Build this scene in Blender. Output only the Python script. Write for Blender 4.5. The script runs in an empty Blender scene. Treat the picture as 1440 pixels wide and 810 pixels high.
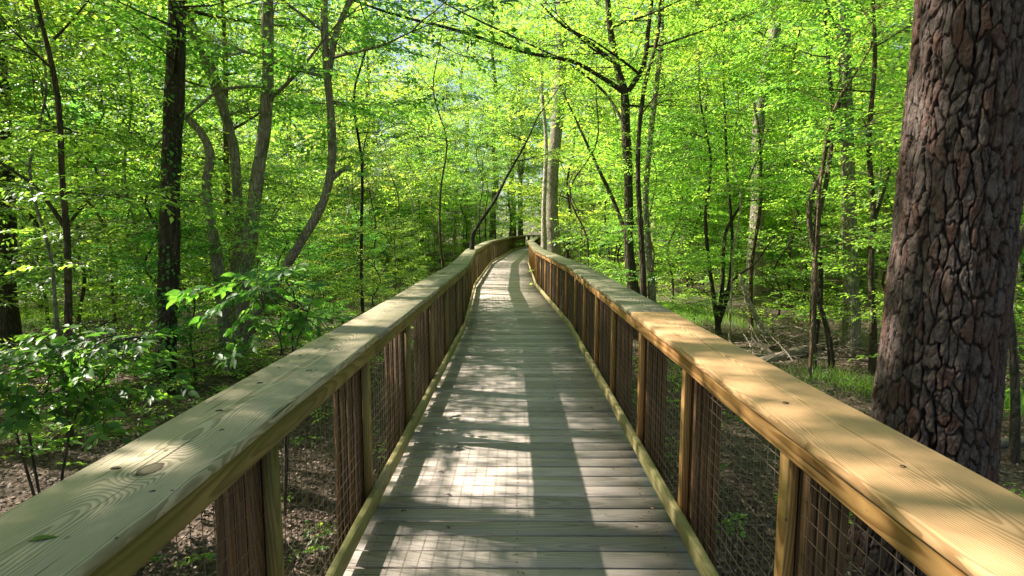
import bpy, math, random
import numpy as np
from mathutils import Vector, Matrix
rng = np.random.default_rng(7)
random.seed(7)
R = math.radians
scene = bpy.context.scene
COL = scene.collection
GZ = -1.0                      # forest floor, metres below the deck

# ------------------------------------------------------------------ camera
FPX = 775.0
CAM = np.array([0.0, 0.0, 1.65])
cam_d = bpy.data.cameras.new('camera')
cam = bpy.data.objects.new('camera', cam_d)
COL.objects.link(cam)
cam_d.sensor_width = 36
cam_d.lens = FPX / 1440 * 36
cam_d.clip_start = 0.05
cam_d.clip_end = 2000
cam.location = CAM
PITCH, YAW = math.atan(84 / FPX), math.atan(5 / FPX)
cam.rotation_euler = (R(90) - PITCH, 0, YAW)
scene.camera = cam
CM = np.array(Matrix.Rotation(YAW, 3, 'Z') @ Matrix.Rotation(R(90) - PITCH, 3, 'X'))

def at(px, py, Y):
    """world point at forward distance Y seen along that line of the photograph"""
    d = CM @ np.array([(px - 720) / FPX, (405 - py) / FPX, -1.0])
    return CAM + d * (Y / d[1])

# ------------------------------------------------------------------ light
SUN_EL, SUN_AZ = R(40), R(15)          # from the left, a little ahead of the walker
SD = np.array([-math.cos(SUN_EL) * math.cos(SUN_AZ), math.cos(SUN_EL) * math.sin(SUN_AZ), math.sin(SUN_EL)])
sun_d = bpy.data.lights.new('sun', 'SUN')
sun_d.energy = 5.0
sun_d.angle = R(0.5)
sun_d.color = (1.0, 0.93, 0.80)
sun = bpy.data.objects.new('sun', sun_d)
COL.objects.link(sun)
sun.rotation_euler = Vector(SD).to_track_quat('Z', 'Y').to_euler()
w = bpy.data.worlds.new('World')
scene.world = w
w.use_nodes = True
nt = w.node_tree
sky = nt.nodes.new('ShaderNodeTexSky')
sky.sky_type = 'NISHITA'
sky.sun_disc = False
sky.sun_elevation = SUN_EL
sky.sun_rotation = math.atan2(SD[0], SD[1])
sky.air_density = 1.0
sky.dust_density = 2.0
sky.ozone_density = 1.0
bg = nt.nodes['Background']
bg.inputs['Strength'].default_value = 0.08
nt.links.new(sky.outputs[0], bg.inputs['Color'])
scene.view_settings.view_transform = 'Standard'
scene.view_settings.look = 'None'
scene.view_settings.gamma = 1
scene.view_settings.use_curve_mapping = False
scene.view_settings.exposure = 1.47
scene.render.engine = 'CYCLES'
cy = scene.cycles
cy.max_bounces = 7
cy.diffuse_bounces = 4
cy.glossy_bounces = 2
cy.transmission_bounces = 5
cy.transparent_max_bounces = 4
cy.caustics_reflective = False
cy.caustics_refractive = False
cy.sample_clamp_indirect = 6
cy.use_denoising = True
try:
    cy.denoiser = 'OPENIMAGEDENOISE'
except Exception:
    pass

# ------------------------------------------------------------------ node helper
class NT:
    def __init__(s, name):
        s.m = bpy.data.materials.new(name)
        s.m.use_nodes = True
        s.t = s.m.node_tree
        s.b = s.t.nodes['Principled BSDF']
        s.out = s.t.nodes['Material Output']
    def n(s, typ, ins=None, **kw):
        nd = s.t.nodes.new(typ)
        for k, v in kw.items():
            setattr(nd, k, v)
        for k, v in (ins or {}).items():
            s.set(nd.inputs[k], v)
        return nd
    def set(s, sock, v):
        if isinstance(v, bpy.types.NodeSocket):
            s.t.links.new(v, sock)
        else:
            sock.default_value = v
    def math(s, op, a, b=None, c=None, clamp=False):
        nd = s.t.nodes.new('ShaderNodeMath')
        nd.operation = op
        nd.use_clamp = clamp
        for i, v in enumerate((a, b, c)):
            if v is not None:
                s.set(nd.inputs[i], v)
        return nd.outputs[0]
    def attr(s, name, out='Fac'):
        return s.n('ShaderNodeAttribute', attribute_name=name).outputs[out]
    def noise(s, vec, scale, detail=3, rough=0.55, dist=0.0):
        return s.n('ShaderNodeTexNoise', {'Vector': vec, 'Scale': scale, 'Detail': detail, 'Roughness': rough, 'Distortion': dist}).outputs['Fac']
    def ramp(s, fac, stops, interp='LINEAR'):
        nd = s.n('ShaderNodeValToRGB', {'Fac': fac})
        cr = nd.color_ramp
        cr.interpolation = interp
        while len(cr.elements) > len(stops):
            cr.elements.remove(cr.elements[-1])
        while len(cr.elements) < len(stops):
            cr.elements.new(0.5)
        for e, (p, c) in zip(cr.elements, stops):
            e.position = p
            e.color = (c, c, c, 1) if isinstance(c, (int, float)) else (*c, 1)
        return nd.outputs['Color']
    def mix(s, f, a, b, blend='MIX'):
        nd = s.t.nodes.new('ShaderNodeMix')
        nd.data_type = 'RGBA'
        nd.blend_type = blend
        for i, v in ((0, f), (6, a), (7, b)):
            if isinstance(v, tuple):
                v = (*v, 1) if len(v) == 3 else v
            s.set(nd.inputs[i], v)
        return nd.outputs[2]
    def vmul(s, vec, m):
        return s.n('ShaderNodeVectorMath', {0: vec, 1: m}, operation='MULTIPLY').outputs[0]
    def bump(s, h, strength, dist):
        nd = s.n('ShaderNodeBump', {'Height': h, 'Strength': strength, 'Distance': dist})
        s.set(s.b.inputs['Normal'], nd.outputs[0])
        return nd
    def obj(s):
        return s.n('ShaderNodeTexCoord').outputs['Object']

def wood(name, light, dark, ring=0.007, rough=0.7, moss=0.0, mosscol=(0.16, 0.19, 0.03), grime=0.3, contrast=0.55, knots=(), grime_col=(0.07, 0.06, 0.04), bumpd=0.0012, tvar=0.34):
    """flat-sawn softwood; attribute gc = (along, across, depth) in metres"""
    s = NT(name)
    gc = s.attr('gc', 'Vector')
    sep = s.n('ShaderNodeSeparateXYZ', {0: gc})
    x, y, z = sep.outputs
    w1 = s.noise(s.vmul(gc, (0.9, 5.0, 5.0)), 1.0, 2)
    w2 = s.noise(s.vmul(gc, (5.0, 20.0, 20.0)), 1.0, 3)
    w3 = s.noise(s.vmul(gc, (0.45, 0.5, 0.5)), 1.0, 1)
    dy = s.math('MULTIPLY_ADD', s.math('SUBTRACT', w1, 0.5), 0.09, y)
    dy = s.math('MULTIPLY_ADD', s.math('SUBTRACT', w2, 0.5), 0.016, dy)
    dz = s.math('MULTIPLY_ADD', s.math('SUBTRACT', w3, 0.42), 0.30, z)
    for (kx, ky, kr, amp) in knots:
        ax = s.math('SUBTRACT', x, kx)
        ay = s.math('SUBTRACT', y, ky)
        d2 = s.math('ADD', s.math('MULTIPLY', s.math('MULTIPLY', ax, ax), 0.35), s.math('MULTIPLY', ay, ay))
        g = s.math('POWER', 2.718, s.math('MULTIPLY', d2, -1.0 / (kr * kr * 6)))
        dz = s.math('MULTIPLY_ADD', g, amp, dz)
    r = s.math('SQRT', s.math('ADD', s.math('MULTIPLY', dy, dy), s.math('MULTIPLY', dz, dz)))
    ph = s.math('FRACT', s.math('DIVIDE', r, ring))
    g = s.ramp(ph, [(0.0, 0.0), (0.35, 0.10), (0.62, 0.75), (0.88, 1.0), (1.0, 0.0)])
    col = s.mix(s.math('MULTIPLY', g, contrast), light, dark)
    fib = s.noise(s.vmul(gc, (3.0, 260.0, 260.0)), 1.0, 2, 0.6)
    col = s.mix(s.math('MULTIPLY', fib, 0.22), col, (0.10, 0.07, 0.04))
    big = s.noise(s.vmul(gc, (1.6, 4.0, 4.0)), 1.0, 5, 0.65)
    gr = s.ramp(big, [(0.42, 0.0), (0.70, 1.0)])
    col = s.mix(s.math('MULTIPLY', gr, grime), col, grime_col)
    if moss > 0:
        mo = s.noise(s.vmul(gc, (2.2, 7.0, 7.0)), 1.0, 5, 0.7)
        mo = s.ramp(mo, [(0.40, 0.0), (0.62, 1.0)])
        col = s.mix(s.math('MULTIPLY', mo, moss), col, mosscol)
    rnd = s.attr('tint')
    v = s.math('MULTIPLY_ADD', rnd, tvar, 1 - tvar / 2)
    col = s.n('ShaderNodeHueSaturation', {'Hue': s.math('MULTIPLY_ADD', rnd, -0.016, 0.508), 'Saturation': 1.0, 'Value': v, 'Fac': 1.0, 'Color': col}).outputs[0]
    kh = None
    for (kx, ky, kr, amp) in knots:
        ax = s.math('SUBTRACT', x, kx)
        ay = s.math('SUBTRACT', y, ky)
        d = s.math('SQRT', s.math('ADD', s.math('MULTIPLY', s.math('MULTIPLY', ax, ax), 0.5), s.math('MULTIPLY', ay, ay)))
        wob = s.math('MULTIPLY_ADD', s.noise(s.vmul(gc, (70.0, 70.0, 70.0)), 1.0, 2), 0.5, 0.75)
        k = s.ramp(s.math('DIVIDE', d, s.math('MULTIPLY', wob, kr)), [(0.0, 0.6), (0.55, 0.75), (0.85, 1.0), (1.0, 0.0)])
        col = s.mix(k, col, (0.05, 0.035, 0.02))
        kh = k
    ck = s.noise(s.vmul(gc, (2.5, 130.0, 130.0)), 1.0, 1, 0.4)
    ckm = s.noise(s.vmul(gc, (1.3, 9.0, 9.0)), 1.0, 2, 0.5)
    ckf = s.math('MULTIPLY', s.n('ShaderNodeRGBToBW', {0: s.ramp(ck, [(0.66, 0.0), (0.70, 0.9)])}).outputs[0], s.n('ShaderNodeRGBToBW', {0: s.ramp(ckm, [(0.50, 0.0), (0.58, 1.0)])}).outputs[0])
    col = s.mix(ckf, col, (0.04, 0.03, 0.018))
    # small dark specks
    sp = s.noise(s.vmul(gc, (30.0, 55.0, 55.0)), 1.0, 2, 0.4)
    col = s.mix(s.ramp(sp, [(0.74, 0.0), (0.79, 0.75)]), col, (0.035, 0.028, 0.018))
    s.set(s.b.inputs['Base Color'], col)
    s.set(s.b.inputs['Roughness'], rough)
    s.b.inputs['Specular IOR Level'].default_value = 0.35
    h = s.math('ADD', s.math('MULTIPLY', g, -0.5), s.math('MULTIPLY', fib, 0.8))
    if kh is not None:
        h = s.math('ADD', h, s.math('MULTIPLY', s.n('ShaderNodeRGBToBW', {0: kh}).outputs[0], -2.0))
    s.bump(h, 0.6, bumpd)
    return s.m

def bark(name, c1, c2, c3, sx=22.0, sz=4.0, bump=0.012, rough=0.9):
    s = NT(name)
    o = s.obj()
    v = s.n('ShaderNodeTexVoronoi', {'Vector': s.vmul(o, (sx, sx, sz)), 'Scale': 1.0}, feature='DISTANCE_TO_EDGE').outputs['Distance']
    n1 = s.noise(s.vmul(o, (sx * 0.8, sx * 0.8, sz * 0.8)), 1.0, 5, 0.65, 0.8)
    n2 = s.noise(o, 3.5, 4, 0.6)
    col = s.mix(s.ramp(n1, [(0.35, 0.0), (0.65, 1.0)]), c1, c2)
    col = s.mix(s.ramp(n2, [(0.52, 0.0), (0.62, 1.0)]), col, c3)
    col = s.mix(s.ramp(v, [(0.0, 0.6), (0.12, 0.0)]), col, tuple(q * 0.35 for q in c1))
    col = s.mix(s.ramp(s.noise(o, 9.0, 4, 0.7), [(0.60, 0.0), (0.66, 0.7)]), col, tuple(min(1, q * 1.6 + 0.03) for q in c2))
    oi = s.n('ShaderNodeObjectInfo').outputs['Random']
    col = s.n('ShaderNodeHueSaturation', {'Hue': 0.5, 'Saturation': s.math('MULTIPLY_ADD', oi, 0.5, 0.7), 'Value': s.math('MULTIPLY_ADD', oi, 0.8, 0.7), 'Fac': 1.0, 'Color': col}).outputs[0]
    s.set(s.b.inputs['Base Color'], col)
    s.b.inputs['Roughness'].default_value = rough
    s.b.inputs['Specular IOR Level'].default_value = 0.2
    s.bump(s.math('ADD', n1, s.ramp(v, [(0.0, 0.0), (0.2, 0.6)])), 1.0, bump * 2.2)
    return s.m

def leafmat(name, refl, trans, varied=0.10, rough=0.45, spec=0.35, yellow=(0.62, 0.5, 0.04)):
    s = NT(name)
    t = s.attr('tint')
    oi = s.n('ShaderNodeObjectInfo').outputs['Random']
    def vary(c):
        hue = s.math('ADD', s.math('MULTIPLY_ADD', t, -varied * 0.5, 0.5 + varied * 0.25), s.math('MULTIPLY_ADD', oi, 0.035, -0.0175))
        val = s.math('MULTIPLY', s.math('MULTIPLY_ADD', t, 1.3, 0.32), s.math('MULTIPLY_ADD', oi, 0.3, 0.85))
        return s.n('ShaderNodeHueSaturation', {'Hue': hue, 'Saturation': 1.0, 'Value': val, 'Fac': 1.0, 'Color': (*c, 1)}).outputs[0]
    s.set(s.b.inputs['Base Color'], vary(refl))
    s.b.inputs['Roughness'].default_value = rough
    s.b.inputs['Specular IOR Level'].default_value = spec
    tr = s.n('ShaderNodeBsdfTranslucent', {'Color': vary(trans)})
    ad = s.n('ShaderNodeAddShader', {0: s.b.outputs[0], 1: tr.outputs[0]})
    s.t.links.new(ad.outputs[0], s.out.inputs['Surface'])
    return s.m

M = {}
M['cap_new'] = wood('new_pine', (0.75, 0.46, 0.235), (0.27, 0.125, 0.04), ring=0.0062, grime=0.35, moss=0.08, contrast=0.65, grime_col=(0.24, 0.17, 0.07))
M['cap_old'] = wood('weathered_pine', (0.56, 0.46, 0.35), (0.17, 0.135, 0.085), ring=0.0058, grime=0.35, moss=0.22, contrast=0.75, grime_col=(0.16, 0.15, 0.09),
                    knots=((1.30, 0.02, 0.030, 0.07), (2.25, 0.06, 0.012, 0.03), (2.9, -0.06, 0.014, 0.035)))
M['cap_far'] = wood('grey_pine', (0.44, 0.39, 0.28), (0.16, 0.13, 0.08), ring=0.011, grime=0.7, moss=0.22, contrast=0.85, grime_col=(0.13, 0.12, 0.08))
M['fascia'] = wood('fascia_pine', (0.62, 0.33, 0.12), (0.26, 0.10, 0.025), ring=0.013, grime=0.5, moss=0.15, contrast=0.9, grime_col=(0.17, 0.09, 0.03))
M['fascia_old'] = wood('mossy_fascia_pine', (0.36, 0.245, 0.09), (0.14, 0.075, 0.02), ring=0.011, grime=0.8, moss=0.45, contrast=0.85, grime_col=(0.09, 0.08, 0.02), mosscol=(0.15, 0.16, 0.03))
M['curb'] = wood('mossy_curb_pine', (0.45, 0.36, 0.19), (0.22, 0.16, 0.07), ring=0.014, grime=0.5, moss=0.6, mosscol=(0.19, 0.20, 0.04), contrast=0.6)
M['deck'] = wood('deck_pine', (0.57, 0.48, 0.44), (0.31, 0.25, 0.22), ring=0.012, grime=0.5, moss=0.12, contrast=0.65, grime_col=(0.20, 0.185, 0.155), mosscol=(0.21, 0.21, 0.12), tvar=0.6)
M['post'] = wood('brown_post', (0.16, 0.075, 0.022), (0.055, 0.023, 0.008), ring=0.012, grime=0.5, contrast=0.8, grime_col=(0.03, 0.016, 0.009), bumpd=0.003)

s = NT('galvanised_wire')
s.b.inputs['Base Color'].default_value = (0.20, 0.15, 0.11, 1)
s.b.inputs['Metallic'].default_value = 0.6
s.b.inputs['Roughness'].default_value = 0.5
M['wire'] = s.m

s = NT('rusty_screw')
s.b.inputs['Base Color'].default_value = (0.05, 0.035, 0.025, 1)
s.b.inputs['Roughness'].default_value = 0.6
M['screw'] = s.m
M['bark_grey'] = bark('grey_bark', (0.20, 0.165, 0.125), (0.32, 0.28, 0.215), (0.14, 0.15, 0.08))
M['bark_dark'] = bark('dark_bark', (0.045, 0.033, 0.022), (0.09, 0.065, 0.045), (0.05, 0.055, 0.025), sx=16, sz=3)
M['bark_brown'] = bark('brown_bark', (0.10, 0.07, 0.045), (0.17, 0.13, 0.085), (0.09, 0.09, 0.045), sx=20, sz=4)
M['bark_pale'] = bark('pale_bark', (0.30, 0.25, 0.19), (0.42, 0.37, 0.30), (0.20, 0.19, 0.12), sx=14, sz=5)
M['leaf'] = leafmat('understory_leaf', (0.065, 0.13, 0.026), (0.265, 0.455, 0.045))
M['leaf_near'] = leafmat('broad_leaf', (0.042, 0.105, 0.026), (0.10, 0.27, 0.024), varied=0.08, rough=0.5, spec=0.28)
M['leaf_high'] = leafmat('canopy_leaf', (0.065, 0.13, 0.027), (0.24, 0.43, 0.045), varied=0.10)
M['leaf_deep'] = leafmat('deep_green_leaf', (0.05, 0.12, 0.024), (0.17, 0.38, 0.04), varied=0.06)
M['leaf_bright'] = leafmat('young_leaf', (0.09, 0.145, 0.03), (0.34, 0.50, 0.05), varied=0.11)
M['needle'] = leafmat('pine_needle', (0.04, 0.09, 0.02), (0.05, 0.10, 0.02))
M['grass'] = leafmat('grass_blade', (0.06, 0.12, 0.02), (0.14, 0.24, 0.02))

# pine bark: reddish plates, furrows darkened by depth, own tone plus painted crevice shade
s = NT('pine_bark')
o = s.obj()
f = s.attr('tint')
pl = s.attr('plate')
n1 = s.noise(s.vmul(o, (24, 24, 12)), 1.0, 6, 0.75, 0.6)
n2 = s.noise(s.vmul(o, (95, 95, 45)), 1.0, 5, 0.75)
col = s.mix(s.ramp(n1, [(0.36, 0.0), (0.62, 1.0)]), (0.045, 0.028, 0.022), (0.21, 0.16, 0.145))
col = s.mix(s.ramp(pl, [(0.45, 0.0), (0.95, 0.75)]), col, (0.14, 0.050, 0.026))
col = s.mix(s.math('MULTIPLY', n2, 0.35), col, (0.06, 0.045, 0.04))
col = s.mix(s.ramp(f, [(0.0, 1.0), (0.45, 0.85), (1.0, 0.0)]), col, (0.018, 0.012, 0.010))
s.set(s.b.inputs['Base Color'], col)
s.b.inputs['Roughness'].default_value = 0.85
s.b.inputs['Specular IOR Level'].default_value = 0.3
s.bump(s.math('MULTIPLY_ADD', n1, 0.25, n2), 1.0, 0.012)
M['pine_bark'] = s.m

# forest floor
s = NT('forest_floor')
o = s.obj()
v = s.n('ShaderNodeTexVoronoi', {'Vector': o, 'Scale': 26.0, 'Randomness': 1.0})
c = s.ramp(s.n('ShaderNodeSeparateColor', {0: v.outputs['Color']}).outputs[0], [(0.0, (0.04, 0.024, 0.016)), (0.4, (0.08, 0.05, 0.035)), (0.75, (0.14, 0.095, 0.07)), (1.0, (0.22, 0.16, 0.125))])
n = s.noise(o, 1.1, 5, 0.6)
c = s.mix(s.ramp(n, [(0.48, 0.0), (0.66, 0.8)]), c, (0.05, 0.032, 0.02))
n3 = s.noise(o, 0.35, 5, 0.6)
c = s.mix(s.ramp(n3, [(0.50, 0.0), (0.62, 0.6)]), c, (0.06, 0.085, 0.02))
s.set(s.b.inputs['Base Color'], c)
s.b.inputs['Roughness'].default_value = 0.95
s.bump(s.math('ADD', v.outputs['Distance'], s.noise(o, 60.0, 4, 0.7)), 0.9, 0.02)
M['ground'] = s.m
s = NT('dead_leaf')
t = s.attr('tint')
s.set(s.b.inputs['Base Color'], s.ramp(t, [(0.0, (0.05, 0.028, 0.018)), (0.4, (0.11, 0.062, 0.042)), (0.75, (0.20, 0.13, 0.095)), (1.0, (0.36, 0.26, 0.21))]))
s.b.inputs['Roughness'].default_value = 0.7
M['litter'] = s.m
s = NT('dead_stick')
n = s.noise(s.vmul(s.obj(), (9, 9, 9)), 1.0, 5, 0.7)
s.set(s.b.inputs['Base Color'], s.ramp(n, [(0.3, (0.11, 0.08, 0.06)), (0.7, (0.32, 0.26, 0.21))]))
s.b.inputs['Roughness'].default_value = 0.9
s.bump(n, 0.7, 0.01)
M['stick'] = s.m

# ------------------------------------------------------------------ geometry accumulator
class Geo:
    def __init__(s):
        s.v, s.f, s.g, s.t, s.p, s.nv = [], [], [], [], [], 0
    def add(s, v, f, mat=0, tint=0.5, gc=None, plate=None):
        v = np.asarray(v, float).reshape(-1, 3)
        f = np.asarray(f, np.int64)
        s.v.append(v)
        s.f.append((f + s.nv, mat))
        s.g.append(np.zeros_like(v) if gc is None else np.asarray(gc, float))
        s.t.append(np.broadcast_to(np.asarray(tint, float), (len(v),)))
        s.p.append(np.broadcast_to(np.asarray(0.0 if plate is None else plate, float), (len(v),)))
        s.nv += len(v)
    def build(s, name, mats, parent=None, loc=None, smooth=False, link=True, attrs=('tint',)):
        me = bpy.data.meshes.new(name)
        V = np.concatenate(s.v)
        if loc is not None:
            V = V - np.asarray(loc)
        me.vertices.add(len(V))
        me.vertices.foreach_set('co', V.astype(np.float32).ravel())
        nl = sum(f.size for f, _ in s.f)
        npoly = sum(len(f) for f, _ in s.f)
        me.loops.add(nl)
        me.polygons.add(npoly)
        me.loops.foreach_set('vertex_index', np.concatenate([f.ravel() for f, _ in s.f]).astype(np.int32))
        sizes = np.concatenate([np.full(len(f), f.shape[1]) for f, _ in s.f])
        starts = np.concatenate([[0], np.cumsum(sizes)[:-1]])
        me.polygons.foreach_set('loop_start', starts.astype(np.int32))
        me.polygons.foreach_set('material_index', np.concatenate([np.full(len(f), m) for f, m in s.f]).astype(np.int32))
        if smooth:
            me.polygons.foreach_set('use_smooth', np.ones(npoly, bool))
        me.update(calc_edges=True)
        if 'tint' in attrs:
            a = me.attributes.new('tint', 'FLOAT', 'POINT')
            a.data.foreach_set('value', np.concatenate(s.t).astype(np.float32))
        if 'plate' in attrs:
            a = me.attributes.new('plate', 'FLOAT', 'POINT')
            a.data.foreach_set('value', np.concatenate(s.p).astype(np.float32))
        if 'gc' in attrs:
            a = me.attributes.new('gc', 'FLOAT_VECTOR', 'POINT')
            a.data.foreach_set('vector', np.concatenate(s.g).astype(np.float32).ravel())
        for m in (mats if isinstance(mats, (list, tuple)) else [mats]):
            me.materials.append(m)
        o = bpy.data.objects.new(name, me)
        if link:
            COL.objects.link(o)
        if parent is not None:
            o.parent = parent
        return o

def tag(o, label=None, cat=None, group=None, kind=None):
    if label: o['label'] = label
    if cat: o['category'] = cat
    if group: o['group'] = group
    if kind: o['kind'] = kind
    return o

def empty(name, loc, label=None, cat=None, group=None, rz=0):
    o = bpy.data.objects.new(name, None)
    COL.objects.link(o)
    o.location = loc
    o.rotation_euler = (0, 0, rz)
    o.empty_display_size = 0.2
    return tag(o, label, cat, group)

BF = [(0, 3, 2, 1), (4, 5, 6, 7), (0, 1, 5, 4), (2, 3, 7, 6), (1, 2, 6, 5), (3, 0, 4, 7)]
def plank(geo, a, b, wdir, hdir, w0, w1, h0, h1, tint=0.5, bev=0.004, seg=1, cut_a=0.0, cut_b=0.0, mat=0, wob=0.0, goff=None):
    """board from a to b (axis), spanning w0..w1 along wdir and h0..h1 along hdir, chamfered long edges; cut_* shear the ends (mitre)"""
    a, b = np.asarray(a, float), np.asarray(b, float)
    ax = b - a
    L = np.linalg.norm(ax)
    ax = ax / L
    wd, hd = np.asarray(wdir, float), np.asarray(hdir, float)
    bev = min(bev, (w1 - w0) * 0.3, (h1 - h0) * 0.3)
    prof = [(w0 + bev, h0), (w1 - bev, h0), (w1, h0 + bev), (w1, h1 - bev), (w1 - bev, h1), (w0 + bev, h1), (w0, h1 - bev), (w0, h0 + bev)]
    go = rng.uniform(-20, 20, 3) * (1, 0, 0) + (0, rng.uniform(-0.03, 0.03), rng.uniform(0.02, 0.06)) if goff is None else np.asarray(goff)
    V, G = [], []
    wid, hei = w1 - w0, h1 - h0
    ph = rng.uniform(0, 6.28)
    for i in range(seg + 1):
        t = i / seg
        for (wv, hv) in prof:
            s0 = t * L + (1 - t) * cut_a * wv + t * cut_b * wv
            off = wob * math.sin(s0 * 2.1 + ph) if wob else 0.0
            V.append(a + ax * s0 + wd * (wv + off) + hd * hv)
            if wid >= hei:
                G.append((s0 + go[0], wv - (w0 + w1) / 2 + go[1], hv - h1 + go[2]))
            else:
                G.append((s0 + go[0], hv - (h0 + h1) / 2 + go[1], wv - w0 + go[2]))
    F = []
    for i in range(seg):
        for k in range(8):
            k2 = (k + 1) % 8
            F.append((i * 8 + k, i * 8 + k2, i * 8 + 8 + k2, i * 8 + 8 + k))
    n0 = geo.nv
    geo.add(V, F, mat, tint, G)
    geo.f.append((np.array([[n0 + 7 - k for k in range(8)], [n0 + seg * 8 + k for k in range(8)]]), mat))

def catmull(P, n):
    P = np.asarray(P, float)
    if len(P) == 2:
        t = np.linspace(0, 1, n)[:, None]
        return P[0] * (1 - t) + P[1] * t
    Q = np.vstack([2 * P[0] - P[1], P, 2 * P[-1] - P[-2]])
    ts = np.linspace(0, len(P) - 1, n)
    i = np.minimum(ts.astype(int), len(P) - 2)
    u = (ts - i)[:, None]
    p0, p1, p2, p3 = Q[i], Q[i + 1], Q[i + 2], Q[i + 3]
    return 0.5 * (2 * p1 + (p2 - p0) * u + (2 * p0 - 5 * p1 + 4 * p2 - p3) * u ** 2 + (3 * p1 - p0 - 3 * p2 + p3) * u ** 3)

def tube(geo, P, rad, sides=6, mat=0, n=None, knob=0.0, closed=True, tint=0.5):
    P = np.asarray(P, float)
    n = n or max(len(P), 2)
    rad = np.interp(np.linspace(0, 1, n), np.linspace(0, 1, len(rad)), rad) if not np.isscalar(rad) else np.full(n, rad)
    P = catmull(P, n) if n != len(P) or len(P) > 2 else P
    T = np.gradient(P, axis=0)
    T /= np.linalg.norm(T, axis=1)[:, None] + 1e-9
    ref = np.array([0.0, 1.0, 0.0]) if abs(T[:, 1]).mean() < 0.8 else np.array([1.0, 0, 0])
    A = np.cross(T, ref)
    A /= np.linalg.norm(A, axis=1)[:, None] + 1e-9
    B = np.cross(T, A)
    th = np.linspace(0, 2 * math.pi, sides, endpoint=False)
    rr = rad[:, None] * np.ones((1, sides))
    if knob:
        k1, k2 = rng.uniform(0, 6.28, 2)
        rr = rr * (1 + knob * (np.sin(th * 2 + k1 + np.arange(n)[:, None] * 0.35) * 0.6 + rng.uniform(-1, 1, (n, sides)) * 0.5 + 0.5 * np.sin(np.arange(n)[:, None] * 0.8 + k2)))
    V = P[:, None] + rr[..., None] * (np.cos(th)[None, :, None] * A[:, None] + np.sin(th)[None, :, None] * B[:, None])
    i = np.arange(n - 1)[:, None] * sides
    k = np.arange(sides)[None]
    k2 = (k + 1) % sides
    F = np.stack([i + k, i + k2, i + sides + k2, i + sides + k], -1).reshape(-1, 4)
    n0 = geo.nv
    geo.add(V.reshape(-1, 3), F, mat, tint)
    if closed:
        geo.f.append((np.array([[n0 + (n - 1) * sides + q for q in range(sides)]]), mat))

def leaves(geo, pos, d, nrm, size, wr=0.5, fine=False, mat=0, tint=None, droop=0.15):
    """pos,d,nrm (N,3); kite leaves, or folded pointed ovals when fine"""
    N = len(pos)
    if N == 0:
        return
    d = d / (np.linalg.norm(d, axis=1)[:, None] + 1e-9)
    sd = np.cross(nrm, d)
    sd /= np.linalg.norm(sd, axis=1)[:, None] + 1e-9
    nn = np.cross(d, sd)
    if fine:
        prof = [(0, 0, 0), (0.5, 0, -0.02), (1, 0, -droop), (0.16, 0.36, 0.05), (0.45, 0.5, 0.07), (0.78, 0.26, 0.0), (0.78, -0.26, 0.0), (0.45, -0.5, 0.07), (0.16, -0.36, 0.05)]
        faces = [(0, 3, 4, 1), (1, 4, 5, 2), (0, 1, 7, 8), (1, 2, 6, 7)]
        faces = [(0, 1, 4, 3), (1, 2, 5, 4), (0, 8, 7, 1), (1, 7, 6, 2)]
    else:
        prof = [(0, 0, 0), (0.42, 0.5, 0.06), (1, 0, -droop), (0.42, -0.5, 0.06)]
        faces = [(0, 3, 2, 1)]
    pr = np.array(prof)
    S = np.asarray(size).reshape(-1, 1, 1)
    V = pos[:, None] + S * (pr[None, :, 0:1] * d[:, None] + wr * pr[None, :, 1:2] * sd[:, None] + pr[None, :, 2:3] * nn[:, None])
    F = (np.arange(N)[:, None, None] * len(prof) + np.array(faces)[None]).reshape(-1, 4)
    if tint is None:
        tint = rng.uniform(0, 1, N)
    geo.add(V.reshape(-1, 3), F, mat, np.repeat(tint, len(prof)))

# --- spray templates: flat leafy twigs, unit length along +X
def make_spray(nside=7, per=6, leaf=0.085, spread=0.42, flat=0.25):
    pos, d, nr, sz, tw = [], [], [], [], []
    tw.append(np.array([(0, 0, 0), (0.5, 0.02 * rng.normal(), 0.02), (1.0, 0.05 * rng.normal(), -0.03)]))
    for i in range(nside):
        t = 0.12 + 0.85 * i / (nside - 1)
        sgn = 1 if i % 2 else -1
        L = spread * (1 - 0.55 * abs(t - 0.35)) * rng.uniform(0.7, 1.15)
        a = sgn * R(rng.uniform(35, 62))
        e = np.array([math.cos(a), math.sin(a), rng.uniform(-0.18, 0.12)])
        b = np.array([t, 0.02 * rng.normal(), 0.02 - 0.05 * t * t])
        tw.append(np.array([b, b + e * L]))
        for j in range(per):
            q = b + e * L * (0.2 + 0.8 * j / (per - 1)) + rng.normal(0, 0.008, 3)
            s2 = 1 if j % 2 else -1
            aa = a + s2 * R(rng.uniform(25, 60)) * (0.25 if j == per - 1 else 1)
            dd = np.array([math.cos(aa), math.sin(aa), rng.uniform(-0.45, 0.15)])
            pos.append(q); d.append(dd)
            nr.append(np.array([0, 0, 1.0]) + rng.normal(0, flat, 3))
            sz.append(leaf * rng.uniform(0.65, 1.2))
    for j in range(4):
        q = np.array([0.7 + 0.1 * j, 0, -0.02])
        aa = (1 if j % 2 else -1) * R(40)
        pos.append(q); d.append(np.array([math.cos(aa), math.sin(aa), -0.15])); nr.append(np.array([0, 0, 1.0]) + rng.normal(0, flat, 3)); sz.append(leaf)
    return np.array(pos), np.array(d), np.array(nr), np.array(sz), tw
SPR = [make_spray() for _ in range(5)]
SPR_SPARSE = [make_spray(6, 4, 0.12, 0.40, 0.35) for _ in range(4)]
SPR_BIG = [make_spray(5, 4, 0.16, 0.36, 0.4) for _ in range(4)]

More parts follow.
